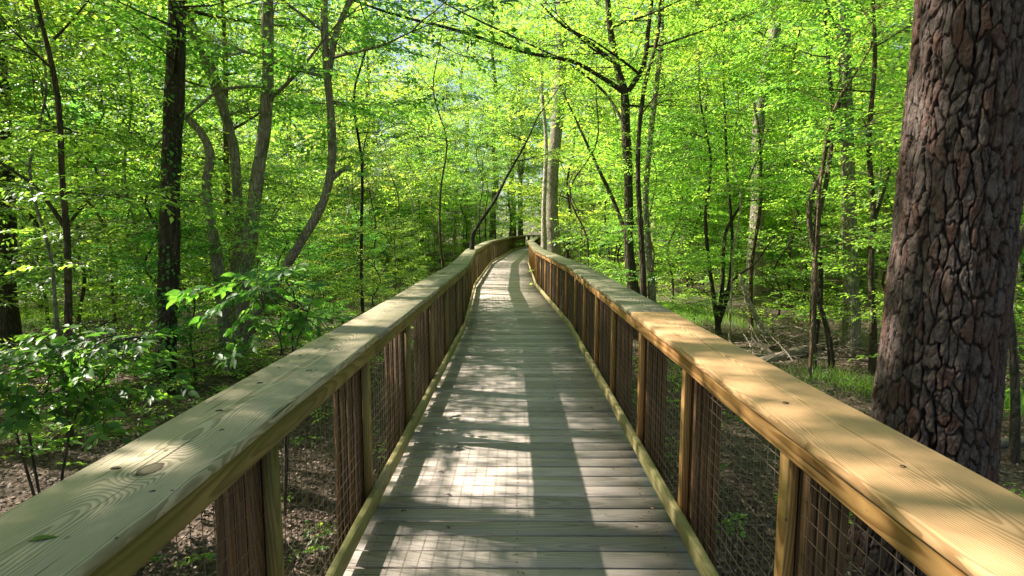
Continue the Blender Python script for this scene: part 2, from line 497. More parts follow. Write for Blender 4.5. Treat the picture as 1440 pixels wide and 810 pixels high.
def frames(dirs, roll):
    """rotation matrices whose x axis is dirs and whose z is near up"""
    x = dirs / np.linalg.norm(dirs, axis=1)[:, None]
    up = np.array([0, 0, 1.0]) + np.zeros_like(x)
    y = np.cross(up, x)
    y /= np.linalg.norm(y, axis=1)[:, None] + 1e-9
    z = np.cross(x, y)
    c, s_ = np.cos(roll)[:, None], np.sin(roll)[:, None]
    y2 = c * y + s_ * z
    z2 = -s_ * y + c * z
    return np.stack([x, y2, z2], -1)

LITZONES = []     # (x, y, rx, ry, keep) gaps cut in the crowns to place sun patches, projected on the z=0.5 plane along the sun
def sun_keep(P):
    q = P - SD[None] * ((P[:, 2] - 0.5) / SD[2])[:, None]
    keep = np.ones(len(P))
    for (cx, cy_, rx, ry, k) in LITZONES:
        ins = (((q[:, 0] - cx) / rx) ** 2 + ((q[:, 1] - cy_) / ry) ** 2 < 1) & (P[:, 2] > 0.9)
        keep[ins] = np.minimum(keep[ins], k)
    return rng.uniform(0, 1, len(P)) < keep

def put_sprays(geo, P, D, S, lib=SPR, leafscale=1.0, twigs=True, mleaf=0, mtwig=1, fine=False, cull=False, wr=0.5):
    P, D, S = np.asarray(P), np.asarray(D), np.asarray(S)
    if len(P) == 0:
        return
    Rm = frames(D, rng.normal(0, 0.3, len(P)))
    pick = rng.integers(0, len(lib), len(P))
    for k, (lp, ld, ln, ls, tw) in enumerate(lib):
        sel = np.where(pick == k)[0]
        if len(sel) == 0:
            continue
        RR, PP, SS = Rm[sel], P[sel], S[sel]
        W = np.einsum('nij,mj->nmi', RR, lp) * SS[:, None, None] + PP[:, None]
        DD = np.einsum('nij,mj->nmi', RR, ld)
        NN = np.einsum('nij,mj->nmi', RR, ln)
        sz = np.broadcast_to(ls[None] * leafscale, (len(sel), len(ls))) * np.clip(SS, 0.75, 1.2)[:, None]
        W, DD, NN, sz = W.reshape(-1, 3), DD.reshape(-1, 3), NN.reshape(-1, 3), sz.ravel()
        tint = np.clip(np.repeat(rng.uniform(0.1, 0.9, len(sel)), len(ls)) + rng.normal(0, 0.16, len(W)), 0, 1)
        if cull:
            kp = sun_keep(W)
            W, DD, NN, sz, tint = W[kp], DD[kp], NN[kp], sz[kp], tint[kp]
        leaves(geo, W, DD, NN + rng.normal(0, 0.18, W.shape), sz, wr, fine, mleaf, tint)
        if twigs:
            for line in tw[:1] if not fine else tw:
                L = np.einsum('nij,mj->nmi', RR, line) * SS[:, None, None] + PP[:, None]
                m = L.shape[1]
                w_ = np.linspace(0.006, 0.0025, m) if not fine else np.linspace(0.004, 0.0018, m)
                for off in (np.array([0, 0, 1.0]), ):
                    a = RR[:, :, 2][:, None] * w_[None, :, None]
                    b = RR[:, :, 1][:, None] * w_[None, :, None]
                    V = np.stack([L + a, L - a * 0.5 + b * 0.87, L - a * 0.5 - b * 0.87], 2)   # n,m,3sides,3
                    n_ = len(sel)
                    base = (np.arange(n_)[:, None, None] * m + np.arange(m - 1)[None, :, None]) * 3
                    kk = np.arange(3)[None, None]
                    k2 = (kk + 1) % 3
                    F = np.stack([base + kk, base + k2, base + 3 + k2, base + 3 + kk], -1).reshape(-1, 4)
                    geo.add(V.reshape(-1, 3), F, mtwig)

def limb_path(p, az, el, L, n=6, up=0.12, wig=0.12):
    pts = [np.array(p, float)]
    for i in range(n):
        el2 = el + up * i
        az += rng.normal(0, wig)
        st = L / n
        pts.append(pts[-1] + st * np.array([math.cos(az) * math.cos(el2), math.sin(az) * math.cos(el2), math.sin(el2) + rng.normal(0, 0.06)]))
    return np.array(pts)

def grow(wood_geo, trunk, trad, z0, nlimb, Lfun, elf=(-5, 30), spray=0.85, dens=1.0, up=0.05, limb_r=0.35, sec=3, azs=None, minr=0.010, sides=5):
    """limbs and spray seats for a trunk polyline; returns spray positions, directions and sizes"""
    T = catmull(trunk, 60)
    H = T[:, 2]
    zs = np.linspace(0, 1, nlimb) ** 0.9
    P, D, S = [], [], []
    az = rng.uniform(0, 6.28)
    lo, hi = z0, H.max()
    for i, u in enumerate(zs):
        z = lo + (hi - lo) * (u * 0.97)
        idx = int(np.argmin(abs(H - z)))
        p = T[idx]
        tr = np.interp(idx / 59, np.linspace(0, 1, len(trad)), trad)
        az += 2.4 + rng.normal(0, 0.4)
        if azs is not None:
            az = azs[i % len(azs)] + rng.normal(0, 0.35)
        L = Lfun(u) * rng.uniform(0.75, 1.2)
        el = R(rng.uniform(*elf)) + u * 0.35
        lp = limb_path(p, az, el, L, 6, up)
        r0 = max(minr, min(tr * 0.6, limb_r * L * 0.035))
        tube(wood_geo, lp, [r0, r0 * 0.7, r0 * 0.3, 0.004], sides, 0, 9)
        subs = [(lp, 0.25)]
        for j in range(sec):
            k = rng.integers(1, 5)
            dirn = lp[k + 1] - lp[k]
            a2 = math.atan2(dirn[1], dirn[0]) + (1 if j % 2 else -1) * R(rng.uniform(30, 65))
            sp = limb_path(lp[k], a2, el * 0.5 + rng.normal(0, 0.12), L * rng.uniform(0.3, 0.5), 4, up * 0.6)
            tube(wood_geo, sp, [r0 * 0.45, 0.004], 4, 0, 5)
            subs.append((sp, 0.15))
        for sp, st in subs:
            seglen = np.linalg.norm(np.diff(sp, axis=0), axis=1).sum()
            n = max(2, int(seglen / 0.30 * dens))
            C = catmull(sp, 40)
            for q in range(n):
                t = st + (1 - st) * (q + rng.uniform(0, 1)) / n
                k = min(38, int(t * 39))
                dr = C[k + 1] - C[k]
                a2 = math.atan2(dr[1], dr[0]) + (1 if q % 2 else -1) * R(rng.uniform(15, 70))
                P.append(C[k] + rng.normal(0, 0.03, 3))
                D.append((math.cos(a2), math.sin(a2), rng.uniform(-0.25, 0.22)))
                S.append(spray * rng.uniform(0.65, 1.25))
            P.append(C[-3]); D.append(C[-1] - C[-4] + np.array([0, 0, 1e-3])); S.append(spray)
    return np.array(P), np.array(D), np.array(S)

# ------------------------------------------------------------------ ground
def ground_z(x, y):
    x, y = np.asarray(x, float), np.asarray(y, float)
    z = GZ + 0.07 * np.sin(x * 0.55 + 1.3) * np.cos(y * 0.43) + 0.05 * np.sin(x * 1.3 + y * 0.9) + 0.035 * np.sin(x * 2.9 - y * 2.3 + 2)
    d = np.sqrt(x * x + y * y)
    return z + 0.012 * np.maximum(d - 25, 0)
n = 260
u = np.linspace(-1, 1, n)
gx = np.sign(u) * (np.abs(u) ** 2.2) * 260
X, Y = np.meshgrid(gx, gx + 6)
Z = ground_z(X, Y)
i = np.arange(n - 1)
a = (i[:, None] * n + i[None]).ravel()
g = Geo()
g.add(np.stack([X, Y, Z], -1).reshape(-1, 3), np.stack([a, a + 1, a + n + 1, a + n], -1))
tag(g.build('ground', M['ground'], smooth=True), kind='structure')

# ------------------------------------------------------------------ boardwalk
CL = np.array([(0.03, -3.2), (0.03, 8.9), (-0.28, 15.3), (-0.27, 25.6), (0.12, 31.5), (0.62, 40.0), (1.80, 47.5), (4.4, 53.5), (9.0, 58.5)])
def offset_line(off):
    """mitred offset of the centre line, positive to the right"""
    out = []
    for i in range(len(CL)):
        if i == 0: t = CL[1] - CL[0]
        elif i == len(CL) - 1: t = CL[-1] - CL[-2]
        else:
            a_ = (CL[i] - CL[i - 1]) / np.linalg.norm(CL[i] - CL[i - 1])
            b_ = (CL[i + 1] - CL[i]) / np.linalg.norm(CL[i + 1] - CL[i])
            t = a_ + b_
            out.append(CL[i] + off * np.array([t[1], -t[0]]) / np.linalg.norm(t) / math.cos(0.5 * math.acos(min(1, a_ @ b_))))
            continue
        t = t / np.linalg.norm(t)
        out.append(CL[i] + off * np.array([t[1], -t[0]]))
    return np.array(out)
LEN = np.concatenate([[0], np.cumsum(np.linalg.norm(np.diff(CL, axis=0), axis=1))])
def on_line(off, s):
    k = min(len(CL) - 2, max(0, int(np.searchsorted(LEN, s) - 1)))
    t = (CL[k + 1] - CL[k]) / (LEN[k + 1] - LEN[k])
    nrm = np.array([t[1], -t[0]])
    return CL[k] + t * (s - LEN[k]) + nrm * off, t, nrm

deck = empty('boardwalk', (0.03, 0, 0), 'weathered grey plank boardwalk floor running through the forest between two railings', 'boardwalk')
g = Geo()
s_ = 0.02
pitch, bw = 0.1445, 0.1315
while s_ < LEN[-1] - 0.3:
    p, t, nrm = on_line(0, s_)
    hw = 0.90 + rng.uniform(-0.012, 0.012)
    # soften the turns: blend direction near the bends
    t2 = on_line(0, s_ + 0.6)[1] + on_line(0, max(0, s_ - 0.6))[1]
    t2 = t2 / np.linalg.norm(t2)
    nn = np.array([t2[1], -t2[0]])
    nn = nn + t2 * rng.normal(0, 0.0012)
    dz = rng.uniform(-0.0022, 0.0015)
    plank(g, (*(p - nn * hw), dz), (*(p + nn * hw), dz), (*t2, 0), (0, 0, 1), -bw / 2, bw / 2, -0.038, 0, tint=rng.uniform(0, 1), bev=0.0018, goff=(rng.uniform(-30, 30), rng.uniform(-.04, .04), rng.uniform(0.0, 0.09)))
    s_ += pitch
s_ = 0.02
while s_ < 13:                       # screw heads in each plank over the joists
    p, t, nrm = on_line(0, s_)
    for off in (-0.77, -0.02, 0.75):
        for dy in (-0.036, 0.036):
            c = p + nrm * (off + rng.normal(0, 0.008)) + t * (dy + rng.normal(0, 0.004))
            th = np.linspace(0, 2 * math.pi, 8, endpoint=False)
            g.add(np.stack([c[0] + 0.0045 * np.cos(th), c[1] + 0.0045 * np.sin(th), np.full(8, 0.0022)], -1), [list(range(8))], 1)
    s_ += pitch
g.build('deck_planks', [M['deck'], M['screw']], deck, loc=deck.location, attrs=('tint', 'gc'))
for off in (-0.82, 0.0, 0.82):
    g = Geo()
    OL = offset_line(off)
    for k in range(len(OL) - 1):
        plank(g, (*OL[k], 0), (*OL[k + 1], 0), (1, 0, 0), (0, 0, 1), -0.019, 0.019, -0.29, -0.042, tint=0.3)
    g.build('joist', M['post'], deck, loc=deck.location, attrs=('tint', 'gc'))

HR = 1.056
CAPI, CAPW = 0.80, 0.305
def s_of_y(y):
    return y + 3.2
def railing(side):
    label = 'wooden railing whose mossy grey green cap board has a dark knot and leaf scraps' if side < 0 else \
            'wooden railing with the sunlit yellow pine cap board that passes the big pine'
    root = empty('railing', (0.03 + side * 0.84, 0, 0), label, 'railing')
    loc = root.location
    def W(off): return side * off
    # cap boards and fascia, one part per board
    ycuts = [-3.2, 3.08, 5.55, 8.9] if side < 0 else [-3.2, 3.9, 8.9]
    spans = []
    OLi = None
    def pts(off):
        OL = offset_line(W(off))
        L = [(W(off) + 0.03, y) for y in ycuts]
        return [np.array(q) for q in L] + [q for q in OL[2:]]
    mid = pts(CAPI + CAPW / 2)
    inn, outr = pts(CAPI), pts(CAPI + CAPW)
    for k in range(len(mid) - 1):
        g = Geo()
        near = k < len(ycuts) - 1
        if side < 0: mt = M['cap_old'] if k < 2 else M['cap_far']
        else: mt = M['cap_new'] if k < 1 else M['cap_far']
        # quad strip with subdivisions, mitred by using inner/outer points directly
        i0, i1, o0, o1 = inn[k], inn[k + 1], outr[k], outr[k + 1]
        L = np.linalg.norm(i1 - i0)
        gap = 0.004 / L
        n = max(2, int(L / 0.3))
        go = (rng.uniform(-10, 10), rng.uniform(-0.03, 0.03), rng.uniform(0.01, 0.05))
        if side < 0 and k == 0:
            go = (-3.2, 0.0, 0.03)
        V, G = [], []
        jz = rng.uniform(-0.003, 0.004)
        jw = rng.uniform(-0.007, 0.007)
        for q in range(n + 1):
            t = gap + (1 - 2 * gap) * q / n
            a_, b_ = i0 + (i1 - i0) * t, o0 + (o1 - o0) * t
            e = (b_ - a_) / np.linalg.norm(b_ - a_)
            wob = 0.0022 * math.sin(q * 1.7 + k * 2 + side)
            for (wv, hv) in ((0.006, -0.038), (CAPW - 0.006, -0.038), (CAPW, -0.032), (CAPW, -0.006), (CAPW - 0.006, 0), (0.006, 0), (0, -0.006), (0, -0.032)):
                ww = wv / CAPW * np.linalg.norm(b_ - a_) + wob + jw
                V.append((*(a_ + e * ww), HR + hv + jz))
                G.append((t * L + go[0], side * (wv - CAPW / 2) + go[1], hv + go[2]))
        F = []
        for q in range(n):
            for j in range(8):
                j2 = (j + 1) % 8
                f = (q * 8 + j, q * 8 + j2, q * 8 + 8 + j2, q * 8 + 8 + j)
                F.append(f)
        g.add(V, F, 0, (0.75, 0.35, 0.6, 0.2, 0.7, 0.4, 0.8, 0.3, 0.6)[k % 9], G)
        g.f.append((np.array([[7 - j for j in range(8)], [n * 8 + j for j in range(8)]]), 0))
        g.build('cap_board', mt, root, loc=loc, attrs=('tint', 'gc'))
    def run(name, off0, off1, z0, z1, mats, tints=None):
        a_, b_ = pts(off0), pts(off1)
        for k in range(len(a_) - 1):
            g = Geo()
            i0, i1, o0, o1 = a_[k], a_[k + 1], b_[k], b_[k + 1]
            L = np.linalg.norm(i1 - i0)
            n = max(2, int(L / 0.4))
            gp = 0.002 / L
            go = rng.uniform(-10, 10), rng.uniform(-0.02, 0.02), rng.uniform(0.01, 0.06)
            V, G = [], []
            for q in range(n + 1):
                t = gp + (1 - 2 * gp) * q / n
                p0, p1 = i0 + (i1 - i0) * t, o0 + (o1 - o0) * t
                th = off1 - off0
                wob = 0.0018 * math.sin(q * 2.3 + k)
                e = (p1 - p0) / th
                for (wv, hv) in ((0.003, z0), (th - 0.003, z0), (th, z0 + 0.003), (th, z1 - 0.003), (th - 0.003, z1), (0.003, z1), (0, z1 - 0.003), (0, z0 + 0.003)):
                    V.append((*(p0 + e * (wv + wob)), hv))
                    G.append((t * L + go[0], hv - (z0 + z1) / 2 + go[1], wv + go[2]))
            F = [(q * 8 + j, q * 8 + (j + 1) % 8, q * 8 + 8 + (j + 1) % 8, q * 8 + 8 + j) for q in range(n) for j in range(8)]
            g.add(V, F, 0, rng.uniform(0.2, 0.8), G)
            g.f.append((np.array([[7 - j for j in range(8)], [n * 8 + j for j in range(8)]]), 0))
            g.build(name, mats(k), root, loc=loc, attrs=('tint', 'gc'))
    IN = 0.83                                   # inner face of fascia, nailers' line and curb
    run('top_board', IN, IN + 0.038, 0.927, HR - 0.047, lambda k: (M['fascia_old'] if side < 0 else M['fascia']))
    run('kick_board', IN, IN + 0.038, 0.045, 0.135, lambda k: M['curb'])
    # posts
    ys = [-0.65, 0.62, 1.85, 3.08, 4.3, 5.55, 6.8, 8.1] if side < 0 else [-0.45, 0.68, 1.78, 2.89, 3.94, 5.1, 6.17, 7.27, 8.35]
    ss = [s_of_y(y) for y in ys]
    while ss[-1] < LEN[-1] - 2:
        ss.append(ss[-1] + 1.18)
    for q, s0 in enumerate(ss):
        p, t, nrm = on_line(W(IN + 0.040), s0)
        out = nrm * side
        g = Geo()
        lean = rng.normal(0, 0.002)
        # 6x6 post outside the wire
        gz = float(ground_z(p[0], p[1])) - 0.25
        c = p + out * (0.041 + 0.006)
        tn = rng.uniform(0.1, 0.9)
        for lam in range(4):
            plank(g, (*c, gz), (*c, HR - 0.0405), (*out, 0), (*t, 0), lam * 0.0362, lam * 0.0362 + 0.0335, -0.07 + rng.uniform(0, 0.004), 0.07 - rng.uniform(0, 0.004), tint=np.clip(tn + rng.normal(0, 0.15), 0, 1), bev=0.004, goff=(rng.uniform(-9, 9), rng.uniform(-.03, .03), rng.uniform(0, .05)))
        po = g.build('post', M['post'], root, loc=loc, attrs=('tint', 'gc'))
        g = Geo()
        plank(g, (*p, 0.0475 if False else 0.05), (*p, HR - 0.0425), (*out, 0), (*t, 0), 0.0, 0.038, -0.030, 0.030, tint=rng.uniform(0, 1), bev=0.003)
        no = g.build('nailer', M['fascia_old'] if side < 0 else M['fascia'], po, attrs=('tint', 'gc'), loc=loc)
    # wire mesh panels between posts
    wr = 0.0016 if side < 0 else 0.0014
    for q in range(len(ss) - 1):
        s0, s1 = ss[q] + 0.0, ss[q + 1] - 0.0
        if ss[q] > 40: break
        g = Geo()
        pa, t, nrm = on_line(W(IN + 0.081 + 0.0025), s0)
        pb, t2, nrm2 = on_line(W(IN + 0.081 + 0.0025), s1)
        ax = pb - pa
        L = np.linalg.norm(ax)
        ax = ax / L
        nr = np.array([ax[1], -ax[0]])
        zt, zb = HR - 0.06, 0.02
        nv = int(L / 0.060)
        k = wr * (1.0 if q < 8 else 1.5)
        def wire(A, B):
            A, B = np.array(A), np.array(B)
            d = (B - A) / np.linalg.norm(B - A)
            u_ = np.array([nr[0], nr[1], 0.0])
            v_ = np.cross(d, u_)
            o_ = [u_ * k, v_ * k, -u_ * k, -v_ * k]
            V = [A + e for e in o_] + [B + e for e in o_]
            g.add(V, [(0, 1, 5, 4), (1, 2, 6, 5), (2, 3, 7, 6), (3, 0, 4, 7)])
        for j in range(nv + 1):
            c = pa + ax * (j + 0.5) * L / (nv + 1) + nr * rng.normal(0, 0.0006)
            wire((*c, zb), (*(c + ax * rng.normal(0, 0.0015)), zt))
        nh = int((zt - zb) / 0.062)
        for j in range(nh + 1):
            z = zb + (j + 0.35) * (zt - zb) / (nh + 1)
            wire((*(pa + nr * 2 * wr), z), (*(pb + nr * 2 * wr), z + rng.normal(0, 0.001)))
        g.build('wire_mesh', M['wire'], root, loc=loc)
    return root
M['cap_mid'] = wood('paler_pine', (0.55, 0.42, 0.23), (0.2, 0.13, 0.05), ring=0.010, grime=0.6, moss=0.2, contrast=0.85, grime_col=(0.17, 0.15, 0.08))
railing(-1)
railing(1)

# ------------------------------------------------------------------ leaves thinned out of the crowns so sun reaches chosen spots
for (tx, ty, tz, rx, ry, kp) in [
        (0.97, 1.8, 1.06, 0.38, 1.9, 0.36), (0.97, 4.2, 1.06, 0.35, 0.9, 0.42),      # right cap
        (0.60, 3.4, 0.0, 0.38, 1.5, 0.08), (-0.10, 3.7, 0.0, 0.45, 0.8, 0.6),        # near deck
        (-0.10, 5.6, 0.0, 0.38, 0.32, 0.10),
        (-0.95, 5.0, 1.06, 0.30, 1.2, 0.30), (-0.93, 1.35, 1.06, 0.16, 0.16, 0.10),   # left cap
        (0.95, 7.0, 1.06, 0.5, 2.0, 0.45),
        (-0.20, 20.0, 0.0, 1.8, 6.8, 0.08),                                           # far deck
        (2.85, 4.1, 0.75, 0.22, 0.22, 0.05), (2.80, 4.1, 1.5, 0.15, 0.35, 0.05), (2.95, 3.9, 2.3, 0.2, 0.2, 0.05), (3.1, 3.7, 3.1, 0.25, 0.25, 0.05)]:
    kk_ = (tz - 0.5) / SD[2]
    LITZONES.append((tx - SD[0] * kk_, ty - SD[1] * kk_, rx, ry, kp))

# ------------------------------------------------------------------ big pine
def pine():
    base = at(1312, 600, 4.05)
    bx, by = base[0], 4.05
    root = empty('pine_tree', (bx, by, GZ), 'massive pine trunk with thick reddish grey plated bark just behind the yellow railing', 'tree')
    nz, nth = 900, 560
    zz = np.concatenate([np.linspace(-0.35, 6.2, nz)])
    th = np.linspace(0, 2 * math.pi, nth, endpoint=False)
    TH, ZZ = np.meshgrid(th, zz)
    rad = 0.366 + 0.11 * np.exp(-np.maximum(ZZ, 0) / 0.75) - 0.005 * np.maximum(ZZ - 0.8, 0)
    rad = rad * (1 + 0.02 * np.sin(2 * TH + 1) + 0.015 * np.sin(3 * TH + ZZ * 0.5) + 0.04 * np.exp(-np.maximum(ZZ, 0) / 0.4) * np.sin(5 * TH))
    # plates: voronoi cells stretched upward, warped
    ncol = 31
    U = TH / (2 * math.pi) * ncol
    Vv = ZZ / 0.17
    def sm(a, b, sd_, per=None):
        r2 = np.random.default_rng(sd_)
        out = np.zeros_like(a)
        for f_, am in ((0.7, 1), (1.6, .55), (3.7, .3), (8.1, .16)):
            p1, p2, kk = r2.uniform(0, 6.28, 3)
            m = round(f_ * ncol / 6.28) or 1
            out += am * np.sin(a * 6.28 / ncol * m + p1 + 1.3 * np.sin(b * f_ * 0.9 + p2)) * np.cos(b * f_ * 0.8 + kk + 0.8 * np.sin(a * 6.28 / ncol * (m + 1)))
        return out
    Uw = U + 0.30 * sm(U, Vv, 1)
    Vw = Vv + 0.42 * sm(U, Vv, 2)
    def vor(Uw, Vw, sd_, ncol):
        r2 = np.random.default_rng(sd_)
        nr_ = 128
        JX, JY, JV = r2.uniform(0.15, 0.85, (nr_, ncol)), r2.uniform(0.05, 0.95, (nr_, ncol)), r2.uniform(0, 1, (nr_, ncol))
        iu, iv = np.floor(Uw).astype(int), np.floor(Vw).astype(int)
        f1 = np.full(Uw.shape, 9.0); f2 = f1.copy(); idv = np.zeros(Uw.shape)
        x1 = np.zeros(Uw.shape); y1 = x1.copy(); x2 = x1.copy(); y2 = x1.copy()
        for du in (-1, 0, 1):
            for dv in (-2, -1, 0, 1, 2):
                cu, cv = iu + du, iv + dv
                a_, b_ = cv % nr_, cu % ncol
                dx_, dy_ = cu + JX[a_, b_] - Uw, (cv + JY[a_, b_] - Vw) * 0.62
                d = np.hypot(dx_, dy_)
                m = d < f1
                m2 = (~m) & (d < f2)
                x2 = np.where(m, x1, np.where(m2, dx_, x2)); y2 = np.where(m, y1, np.where(m2, dy_, y2))
                x1 = np.where(m, dx_, x1); y1 = np.where(m, dy_, y1)
                f2 = np.where(m, f1, np.minimum(f2, d))
                idv = np.where(m, JV[a_, b_], idv)
                f1 = np.where(m, d, f1)
        vert = np.abs(y2 - y1) / (np.hypot(x2 - x1, y2 - y1) + 1e-6)
        return f1, f2, idv, vert
    f1, f2, idv, vert = vor(Uw, Vw, 3, ncol)
    edge = np.clip((f2 - f1 + 0.05 * sm(U * 6, Vv * 5, 21)) / 0.14, 0, 1)
    plate = edge * edge * (3 - 2 * edge)
    plate = 1 - (1 - plate) * (1 - 0.5 * np.clip((vert - 0.45) / 0.35, 0, 1))
    g1, g2, id2, _v = vor(Uw * 2 + 0.35 * sm(U * 2, Vv * 2, 5), Vw * 2.6, 4, ncol * 2)
    e2 = np.clip((g2 - g1) / 0.2, 0, 1)
    fine_ = 0.5 * sm(U * 5, Vv * 3, 6) + 0.5 * sm(U * 9, Vv * 7, 8)
    # long vertical furrows
    fur = np.abs(np.sin((U + 0.55 * sm(U, Vv * 0.45, 9)) * math.pi * 0.5))
    fur = np.clip(fur / 0.16, 0, 1) ** 0.7
    h = plate * (0.45 + 0.55 * fur)
    flake = np.floor((0.5 + 0.22 * sm(U * 3, Vv * 1.3, 11) + 0.08 * sm(U * 7, Vv * 5, 12)) * 6) / 6
    disp = -0.042 * (1 - h) + 0.007 * (idv - 0.5) * plate + 0.016 * flake * plate + 0.006 * (id2 - 0.5) * plate - 0.006 * (1 - e2) * plate + 0.0022 * fine_
    rr = rad + disp
    lean = -0.035
    cx = 0.017 * (ZZ - 1.2)
    V = np.stack([cx + rr * np.cos(TH), rr * np.sin(TH), ZZ], -1).reshape(-1, 3)
    i_ = np.arange(nz - 1)[:, None] * nth
    k_ = np.arange(nth)[None]
    k2 = (k_ + 1) % nth
    F = np.stack([i_ + k_, i_ + k2, i_ + nth + k2, i_ + nth + k_], -1).reshape(-1, 4)
    g = Geo()
    g.add(V, F, 0, np.clip(h, 0, 1).ravel(), plate=(0.6 * idv + 0.4 * id2).ravel())
    top = rad[-1].mean()
    c0 = cx[-1].mean()
    tube(g, [(c0, 0, 6.1), (c0 + 0.15, 0.1, 11), (c0 + 0.3, 0, 17), (c0 + 0.3, 0.1, 22)], [top, top * 0.85, top * 0.5, 0.05], 24, 0, 30)
    wg = Geo()
    P, D, S = grow(g, [(c0 + 0.15, 0.1, 11), (c0 + 0.3, 0, 17), (c0 + 0.3, 0.1, 22)], [0.25, 0.15, 0.05], 12.5, 14, lambda u: 3.2 * (1 - u * 0.6), spray=0.8, sec=2, dens=0.6)
    tr = g.build('trunk', M['pine_bark'], root, smooth=True, attrs=('tint', 'plate'))
    c = Geo()
    put_sprays(c, P, D, S, SPR, leafscale=1.1, wr=0.10)
    c.build('crown', [M['needle'], M['bark_brown']], root)
    return root
pine()

# ------------------------------------------------------------------ identifiable trees, traced stems with their own crowns
def traced(stems, Y, label, barkm, crown=None, leafm='leaf', group=None, name='forest_tree', sides=12, knob=0.05, sprays=None, extra=None, lib=SPR, leafscale=1.0, cull=True, fine=False, cat='tree'):
    """stems: list of ([(px,py[,dy])...] from base up, [radius px...], extend(h, lean)) ; base of the first is the foot"""
    b0 = stems[0][0][0]
    base = at(b0[0], b0[1], Y)
    gz = float(ground_z(base[0], Y))
    root = empty(name, (base[0], Y, gz), label, cat, group)
    g = Geo()
    c = Geo()
    PP, DD, SS = [], [], []
    for (px, rp, ext) in stems:
        P = []
        for q in px:
            dy = q[2] if len(q) > 2 else 0
            P.append(at(q[0], q[1], Y + dy))
        r = [max(0.004, x * Y / FPX) for x in rp]
        r = [x * (0.84 if name == 'forest_tree' and barkm == 'bark_grey' and Y < 10 else 0.93) for x in r]
        isfoot = px is stems[0][0] or abs(px[0][0] - b0[0]) < 14 and abs(px[0][1] - b0[1]) < 14
        if isfoot:
            P = [np.array([P[0][0], P[0][1], gz - 0.15])] + P
            r = [r[0] * 1.7, r[0] * 1.12] + r[1:]
        if ext:
            h, lx, ly = ext
            tp = P[-1]
            dv = (P[-1] - P[-2]) / max(0.2, np.linalg.norm(P[-1] - P[-2]))
            P += [tp + np.array([lx * 0.4 + dv[0] * h * 0.25, ly * 0.4, h * 0.45]), tp + np.array([lx + dv[0] * h * 0.3, ly, h])]
            r += [r[-1] * 0.6, 0.015]
        P = np.array(P)
        L = np.linalg.norm(np.diff(P, axis=0), axis=1).sum()
        tube(g, P, r, sides, 0, max(8, int(L / 0.16)), knob)
        if ext and crown:
            z0, nl, Lf, dens = crown
            p_, d_, s2 = grow(g, P, r, gz + z0, nl, Lf, dens=dens)
            if len(p_):
                PP.append(p_); DD.append(d_); SS.append(s2)
    if sprays:
        for (px, py, dy, n_, spread, sz) in sprays:
            c0 = at(px, py, Y + dy)
            for _ in range(n_):
                q = c0 + rng.normal(0, 1, 3) * spread * np.array([1, 1, 0.35])
                a2 = rng.uniform(0, 6.28)
                PP.append(q[None]); DD.append(np.array([[math.cos(a2), math.sin(a2), rng.uniform(-.3, .15)]])); SS.append(np.array([sz * rng.uniform(0.7, 1.2)]))
    loc = root.location
    g.build('trunk', M[barkm], root, smooth=True, loc=loc)
    if PP:
        put_sprays(c, np.concatenate(PP), np.concatenate(DD), np.concatenate(SS), lib, leafscale, cull=cull, fine=fine)
        if c.nv:
            c.build('crown', [M[leafm], M[barkm]], root, loc=loc)
    return root

CR = lambda z0, nl, L, d=1.0: (z0, nl, (lambda u: L * (1 - 0.5 * u)), d)
# left side
traced([([(14, 512), (8, 400), (10, 300), (3, 150), (-2, 0)], [17, 13, 11, 10, 9], (7, 0.4, 0.5))], 10.7,
       'dark straight trunk at the very edge of the picture beyond the broad-leaved shrub', 'bark_dark', CR(4.5, 15, 2.6))
traced([([(98, 655), (96, 520), (96, 420), (94, 330), (88, 260), (80, 130), (50, 0)], [6, 5.5, 5, 4.5, 4, 3.6, 3], (2.5, -0.3, 0)),
        ([(93, 322), (75, 295), (50, 262), (10, 235), (-20, 215)], [3.5, 3, 2.5, 2, 1], None),
        ([(76, 55), (100, 30), (125, 0)], [2, 1.5, 1], None)], 6.4,
       'thin dark sapling with a low side branch left of the vine-covered trunk', 'bark_dark', CR(3.0, 8, 1.5, 1.1), sides=8,
       sprays=[(30, 200, 0, 5, .25, .6), (130, 190, 0, 6, .3, .6), (60, 320, .1, 4, .2, .5), (150, 270, 0, 5, .25, .6), (170, 120, 0, 5, .3, .6), (130, 370, .1, 4, .2, .5), (30, 80, 0, 5, .3, .6)])
ivy = traced([([(231, 575), (234, 480), (238, 360), (240, 250), (246, 120), (250, 0)], [15, 14, 14, 13, 13, 12], (8, 0.2, 0.4))], 8.3,
       'dark trunk hung with small climbing leaves left of the pale curved stems', 'bark_dark', CR(4.8, 14, 2.6))
